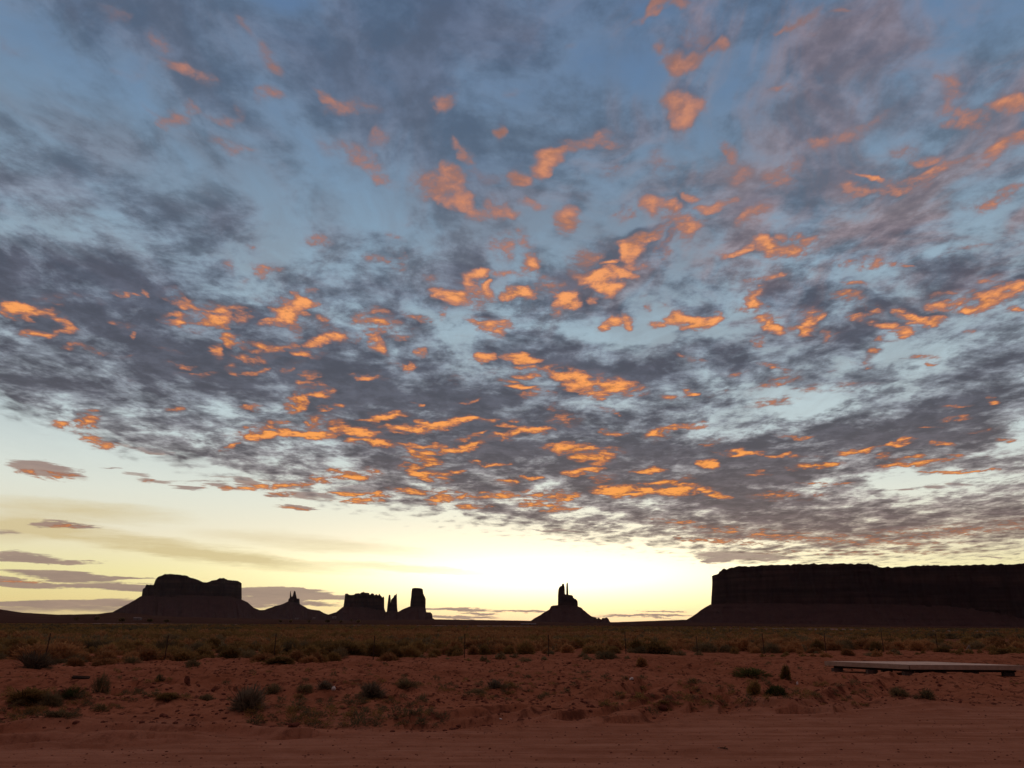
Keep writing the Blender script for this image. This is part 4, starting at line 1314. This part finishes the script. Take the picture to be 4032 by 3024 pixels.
# small weeds and clods on the bank
tuft = []
for _ in range(1500):
    px, py = rs.uniform(-60, 4090), 2610 + 260 * rs.rand() ** .8
    x, y, z = on_ground(px, py)
    if y < road_edge(x) + .3 or vnoise(x * .35, y * .5, 71) < .52:
        continue
    w = rs.uniform(.10, .34)
    tuft.append((x, y, z - .01, w, w * rs.uniform(.25, .6), rs.uniform(0, 6.28), rs.randint(3)))
SRC_T = tri_src('dark', 110, .035, (321, 322, 323))
tag(link('dry_weeds', scatter('dry_weeds', SRC_T, tuft[::2], M_DARK)), 'small dark weeds scattered over the red bank', 'weeds', None, 'stuff')
tag(link('dry_weeds', scatter('dry_weeds', SRC_T, tuft[1::2], M_OLIVE)), 'small dry brown weeds scattered over the red bank', 'weeds', None, 'stuff')
bm = bmesh.new()
bmesh.ops.create_icosphere(bm, subdivisions=1, radius=.5)
ico = np.array([[v.co[:] for v in f.verts] for f in bm.faces]).reshape(-1, 3)
bm.free()
SRC_C = [ico * (1 + .5 * (np.stack([vnoise(ico[:, 0] * 3 + k, ico[:, 1] * 3 + ico[:, 2] * 5, 80 + k)] * 3, 1) - .5)) for k in range(4)]
clods = []
for _ in range(20000):
    a_, r_ = math.radians(rs.uniform(-36, 36)), 8.5 * math.exp(rs.rand() * math.log(36 / 8.5))
    x, y = r_ * math.sin(a_), r_ * math.cos(a_)
    onr = y < road_edge(x)
    if rs.rand() > (.25 if onr else .35 + 1.0 * (vnoise(x * .6, y * .6, 91) > .5)):
        continue
    w = (.012 + .03 * rs.rand() ** 3) if onr else (.02 + .09 * rs.rand() ** 3.5)
    clods.append((x, y, 0.0, w, w * rs.uniform(.5, .9), rs.uniform(0, 6.28), rs.randint(4)))
hc = height(np.array([c[0] for c in clods]), np.array([c[1] for c in clods]))
clods = [(c[0], c[1], float(h), *c[3:]) for c, h in zip(clods, hc)]
tag(link('soil_clods', scatter('soil_clods', SRC_C, clods, M_STONE)), 'clods and pebbles strewn over the red soil', 'pebbles', None, 'stuff')

# ------------------------------------------------------------------ wire fence
fence = empty('wire_fence', (*fence_pt(0), H(*fence_pt(0))))
tag(fence, 'thin wire fence on rusty steel posts between red bank and brush plain', 'fence')
fo = Vector(fence.location)
tops = []
lean = {0: (.05, 0), 1: (.03, 0), 2: (.01, .02)}
for i in range(-2, 15):
    x, y = fence_pt(i)
    z = H(x, y)
    if 0 <= i <= 11:
        bm = bmesh.new()
        lx, ly = lean.get(i, (random.uniform(-.03, .03), random.uniform(-.02, .02)))
        hgt = 1.06 + random.uniform(-.04, .05)
        sh = Matrix.Rotation(lx, 3, 'Y') @ Matrix.Rotation(ly, 3, 'X')
        add_box(bm, sh @ Vector((0, 0, hgt / 2 - .1)), (.040, .010, hgt + .2), sh)
        add_box(bm, sh @ Vector((0, .018, hgt / 2 - .1)), (.008, .030, hgt + .2), sh)
        for q in range(9):
            add_box(bm, sh @ Vector((0, -.007, .22 + q * .11)), (.026, .012, .02), sh)
        po = from_bm('post', bm, M_STEEL, fence)
        po.location = Vector((x, y, z)) - fo
        po.rotation_euler = (0, 0, math.atan2(fu[1], fu[0]))
    tops.append((x, y, z))
for hh in (.22, .46, .70, .94, 1.08):
    bm = bmesh.new()
    pts = []
    for a, b in zip(tops, tops[1:]):
        for q in range(4):
            t = q / 4
            sag = -.035 * math.sin(math.pi * t) * (1 + random.uniform(-.4, .4))
            pts.append(Vector((a[0] + (b[0] - a[0]) * t, a[1] + (b[1] - a[1]) * t, a[2] + (b[2] - a[2]) * t + hh + sag)) - fo)
    add_tube(bm, pts, .0035, 4)
    from_bm('wire', bm, M_WIRE, fence)
# braced wooden posts at the right end
for (bx, by, tx, ty, r_) in ((3803, 2592, 3816, 2540, .035), (3824, 2576, 3816, 2540, .03), (4003, 2592, 3996, 2545, .035)):
    i_ = 11 + (bx - 3683) / 200.0
    x, y = fence_pt(i_)
    d = ray(bx, by); t = y / d[1]
    p0 = Vector((d[0] * t, y, H(d[0] * t, y)))
    d = ray(tx, ty); t = y / d[1]
    p1 = Vector((d[0] * t, y, EYE + d[2] * t))
    bm = bmesh.new()
    add_tube(bm, [p0 - fo - Vector((0, 0, .15)), (p0 + p1) / 2 - fo, p1 - fo], [r_, r_ * .95, r_ * .85], 8)
    w_ = from_bm('brace_post', bm, M_WOOD, fence)
    w_['label'] = 'pale weathered wooden brace post'

# ------------------------------------------------------------------ pale low platform on blocks
ZT = 0.36
CN, CR, CB, CL = [np.array(ground_at(px, py, ZT)) for px, py in ((3580, 2617.6), (4036, 2620.8), (3660, 2605.2), (3248, 2603.2))]
quad = [CN, CR, CB, CL]
deck = empty('platform', (CN[0], CN[1], 0.0))
tag(deck, 'pale low platform raised on dark blocks at the right of the bank', 'platform')


def prism(bm, pts, z0, z1):
    lo = [bm.verts.new((p[0] - CN[0], p[1] - CN[1], z0)) for p in pts]
    hi = [bm.verts.new((p[0] - CN[0], p[1] - CN[1], z1)) for p in pts]
    n = len(pts)
    bm.faces.new(hi)
    bm.faces.new(lo[::-1])
    for k in range(n):
        bm.faces.new((lo[k], lo[(k + 1) % n], hi[(k + 1) % n], hi[k]))


def at_uv(u, v):
    return (CN * (1 - u) + CR * u) * (1 - v) + (CL * (1 - u) + CB * u) * v


bm = bmesh.new()
NB = 22
for k in range(NB):
    v0, v1 = k / NB + .002, (k + 1) / NB - .002
    dz = random.uniform(-.003, .003)
    prism(bm, [at_uv(.012, v0), at_uv(.988, v0), at_uv(.988, v1), at_uv(.012, v1)], ZT - .034, ZT + dz)
from_bm('deck_board', bm, M_DECK, deck)
cq = sum(quad) / 4
for k in range(4):
    a_, b_ = quad[k], quad[(k + 1) % 4]
    t_ = (b_ - a_) / np.hypot(*(b_ - a_))
    n_ = np.array([t_[1], -t_[0]])
    if n_ @ (a_ - cq) < 0:
        n_ = -n_
    bm = bmesh.new()
    prism(bm, [a_ + t_ * .004, b_ - t_ * .004, b_ - t_ * .004 + n_ * .045, a_ + t_ * .004 + n_ * .045], ZT - .145, ZT + .004)
    from_bm('rim', bm, M_RIM, deck)
for v_ in (.1, .5, .9):
    bm = bmesh.new()
    prism(bm, [at_uv(.03, v_ - .025), at_uv(.97, v_ - .025), at_uv(.97, v_ + .025), at_uv(.03, v_ + .025)], ZT - .16, ZT - .036)
    from_bm('beam', bm, M_BEAM, deck)
for q_ in ((.04, .05, .96, .09), (.04, .09, .08, .95), (.92, .09, .96, .95)):   # dark skirt added to fill out the shadow under the rim
    bm = bmesh.new()
    prism(bm, [at_uv(q_[0], q_[1]), at_uv(q_[2], q_[1]), at_uv(q_[2], q_[3]), at_uv(q_[0], q_[3])], ZT - .225, ZT - .163)
    from_bm('shadow_skirt', bm, M_BEAM, deck)
for u_, v_ in ((.06, .10), (.34, .10), (.62, .10), (.93, .10), (.05, .5), (.05, .92), (.5, .5), (.93, .5), (.5, .9), (.93, .9)):
    p = at_uv(u_, v_)
    z0 = H(*p) - .08
    bm = bmesh.new()
    add_box(bm, (p[0] - CN[0], p[1] - CN[1], (z0 + ZT - .227) / 2), (.36, .20, max(.04, ZT - .227 - z0)), bevel=.012)
    from_bm('block', bm, M_BLOCK, deck)


# ------------------------------------------------------------------ litter, stones, scraps
def lump(name, px, py, size, mat, label, cat, seed, group=None):
    x, y, z = on_ground(px, py)
    bm = bmesh.new()
    bmesh.ops.create_icosphere(bm, subdivisions=2, radius=.5)
    r = random.Random(seed)
    off = [Vector((r.uniform(-9, 9), r.uniform(-9, 9), 0)) for _ in range(2)]
    for v in bm.verts:
        k = .62 + .8 * float(vnoise(v.co.x * 2.6 + off[0].x, v.co.y * 2.6 + v.co.z * 3.1 + off[0].y, seed))
        v.co = Vector((v.co.x * size[0] * k, v.co.y * size[1] * k, (v.co.z * size[2] * k)))
    o = from_bm(name, bm, mat)
    o.location = (x, y, z + size[2] * .28)
    o.rotation_euler = (r.uniform(-.3, .3), r.uniform(-.2, .2), r.uniform(0, 6.28))
    return tag(o, label, cat, group)


lump('litter', 282, 2601, (.20, .12, .10), M_WHITE, 'crumpled white litter near the fence, right of the big dark shrub', 'litter', 1)
lump('litter', 2487, 2689, (.13, .08, .07), M_WHITE, 'small bright white litter on bare soil right of centre', 'litter', 2)
lump('litter', 1311, 2728, (.08, .06, .09), M_WHITE, 'tiny white scrap at the right of a grey mound of brush', 'litter', 3)
lump('litter', 3140, 2706, (.05, .05, .09), M_WHITE, 'tiny white scrap below the left corner of the platform', 'litter', 4)
lump('litter', 1970, 2838, (.05, .04, .02), M_WHITE, 'tiny pale scrap by the wheel ruts at the road edge', 'litter', 5)
lump('stone', 738, 2700, (.13, .10, .20), M_STONE, 'dark upright stone on bare soil, right of the little spiky weed', 'stone', 6)
lump('stone', 2613, 2806, (.20, .15, .12), M_STONE, 'dark stone among the ruts at the road edge', 'stone', 7)
lump('stone', 1155, 2866, (.20, .13, .09), M_STONE, 'flat dark stone on the smooth soil below the grey brush heap', 'stone', 8)
lump('stone', 1378, 2818, (.16, .10, .06), M_STONE, 'flat dark stone left of centre, below the broad ragged shrub', 'stone', 9)
lump('stone', 3700, 2706, (.12, .10, .08), M_STONE, 'dark stone just in front of the platform', 'stone', 10)
x, y, z = on_ground(318, 2682)
bm = bmesh.new()
add_box(bm, (0, 0, .04), (.42, .09, .035), Matrix.Rotation(.05, 3, 'Y'), .004)
o = from_bm('plank', bm, M_BEAM)
o.location, o.rotation_euler = (x, y, z), (0.5, 0, .08)
tag(o, 'short dark plank half sunk in the soil, left of the round grey-green bush', 'plank')
x, y, z = on_ground(2850, 2955)
st = empty('broken_stick', (x, y, z + .012), .1)
tag(st, 'short broken stick lying on the dirt road', 'stick')
bm = bmesh.new()
add_tube(bm, [(-.055, 0, .012), (-.01, .006, .01), (.055, -.004, .0)], [.007, .010, .009], 6)
add_tube(bm, [(.0, .0, .008), (.03, .02, .022), (.05, .03, .02)], [.006, .005, .002], 5)
from_bm('twig', bm, M_STEM, st)
bm = bmesh.new()
add_tube(bm, [(-.085, .006, .010), (-.055, .002, .013)], [.006, .009], 6)
from_bm('pale_end', bm, M_WOOD, st)

# ------------------------------------------------------------------ far plain: low buildings and dark trees
def building(px, py, w, h, D, label, long=False):
    """a low pale house: walls, roof, door"""
    s = D / FPX
    d = ray(px, py)
    x = d[0] / d[1] * D
    z = EYE + d[2] / d[1] * D
    W_, H_ = w * s, h * s
    root = empty('low_building', (x, D, z - .2), random.uniform(-.3, .3) if not long else -.05)
    tag(root, label, 'building')
    dp = min(W_ * .7, 9)
    bm = bmesh.new()
    add_box(bm, (0, 0, H_ * .35 - .4), (W_, dp, H_ * .7 + .8))
    from_bm('wall', bm, M_PALE, root)
    bm = bmesh.new()
    e = .4
    vs = [bm.verts.new(p) for p in [(-W_ / 2 - e, -dp / 2 - e, H_ * .7), (W_ / 2 + e, -dp / 2 - e, H_ * .7), (W_ / 2 + e, dp / 2 + e, H_ * .7),
                                    (-W_ / 2 - e, dp / 2 + e, H_ * .7), (-W_ / 2 - e, 0, H_), (W_ / 2 + e, 0, H_)]]
    for f in ((0, 1, 5, 4), (2, 3, 4, 5), (1, 2, 5), (3, 0, 4), (3, 2, 1, 0)):
        bm.faces.new([vs[k] for k in f])
    from_bm('roof', bm, M_PALE, root)
    bm = bmesh.new()
    add_box(bm, (W_ * .1, -dp / 2 - .03, H_ * .28), (max(.9, W_ * .06), .08, H_ * .55))
    from_bm('door', bm, M_BEAM, root)


building(541, 2440, 26, 9, 2000, 'small pale building low on the plain under the broad double-humped butte')
building(1316, 2434, 15, 6, 2200, 'small white-roofed building between twin-spire butte and jagged butte')
building(1168, 2437, 10, 4, 2200, 'tiny pale building below the twin-spire butte, left of another', False)
building(1236, 2437, 8, 5, 2200, 'tiny pale building right below the foot of the twin-spire butte')
building(2081, 2460, 56, 6, 1400, 'long low pale building left of the thumb-spired butte', True)


def juniper(px, py, w, h, D, label, seed):
    s = D / FPX
    d = ray(px, py)
    x, z = d[0] / d[1] * D, EYE + d[2] / d[1] * D
    root = empty('juniper_tree', (x, D, z), 0)
    tag(root, label, 'tree', 'dark junipers far out on the plain')
    f = link('crown', brush_mesh('crown', M_DARK, seed, n=500, blade=.09, long=.4, upright=.5, gap=.2), root)
    f.scale = (w * s, w * s, h * s)
    bm = bmesh.new()
    add_tube(bm, [(0, 0, -1.5), (.1, 0, h * s * .3), (.0, .1, h * s * .7)], [.30, .22, .08], 6)
    from_bm('trunk', bm, M_STEM, root)


for k, (px, py, w, h, lab) in enumerate([
        (1144, 2450, 16, 11, 'dark juniper below the twin-spire butte, tallest of a short row'),
        (1104, 2449, 14, 8, 'small dark juniper left of the tallest one below the twin-spire butte'),
        (1217, 2450, 16, 8, 'low dark juniper right of twin-spire butte'),
        (1290, 2450, 20, 11, 'wide dark juniper under the small white-roofed building'),
        (1342, 2450, 18, 9, 'dark juniper below the left foot of the jagged butte'),
        (1384, 2444, 10, 7, 'tiny dark juniper under the jagged flat-topped butte'),
        (1411, 2450, 20, 10, 'dark juniper below the middle of the jagged butte'),
        (380, 2440, 26, 14, 'dark juniper at the left foot of the broad double-humped butte'),
        (480, 2446, 30, 15, 'bushy dark juniper before the broad double-humped butte, left of pale building'),
        (590, 2447, 26, 12, 'dark juniper right of the small pale building under the broad butte'),
        (655, 2448, 22, 9, 'low dark juniper under the middle of the broad double-humped butte'),
        (300, 2440, 22, 11, 'dark juniper on the plain left of the broad butte')]):
    juniper(px, py, w, h, 900, lab, 500 + k)


# ------------------------------------------------------------------ thin dawn haze over the valley
bm = bmesh.new()
add_box(bm, (0, 0, 248.0), (31200, 31200, 508.0))
me = bpy.data.meshes.new('haze')
bm.to_mesh(me)
bm.free()
hm = bpy.data.materials.new('valley_haze')
hm.use_nodes = True
hm.node_tree.nodes.clear()
hn = Net(hm.node_tree)
ho = hn.new('ShaderNodeOutputMaterial')
hv_ = hn.new('ShaderNodeVolumePrincipled')
hv_.inputs['Color'].default_value = (0.82, 0.80, 0.86, 1)
hv_.inputs['Density'].default_value = 6.0e-6
hv_.inputs['Anisotropy'].default_value = 0.45
hm.node_tree.links.new(hv_.outputs[0], ho.inputs['Volume'])
me.materials.append(hm)
tag(link('haze', me), 'thin dawn haze over the valley', None, None, 'stuff')
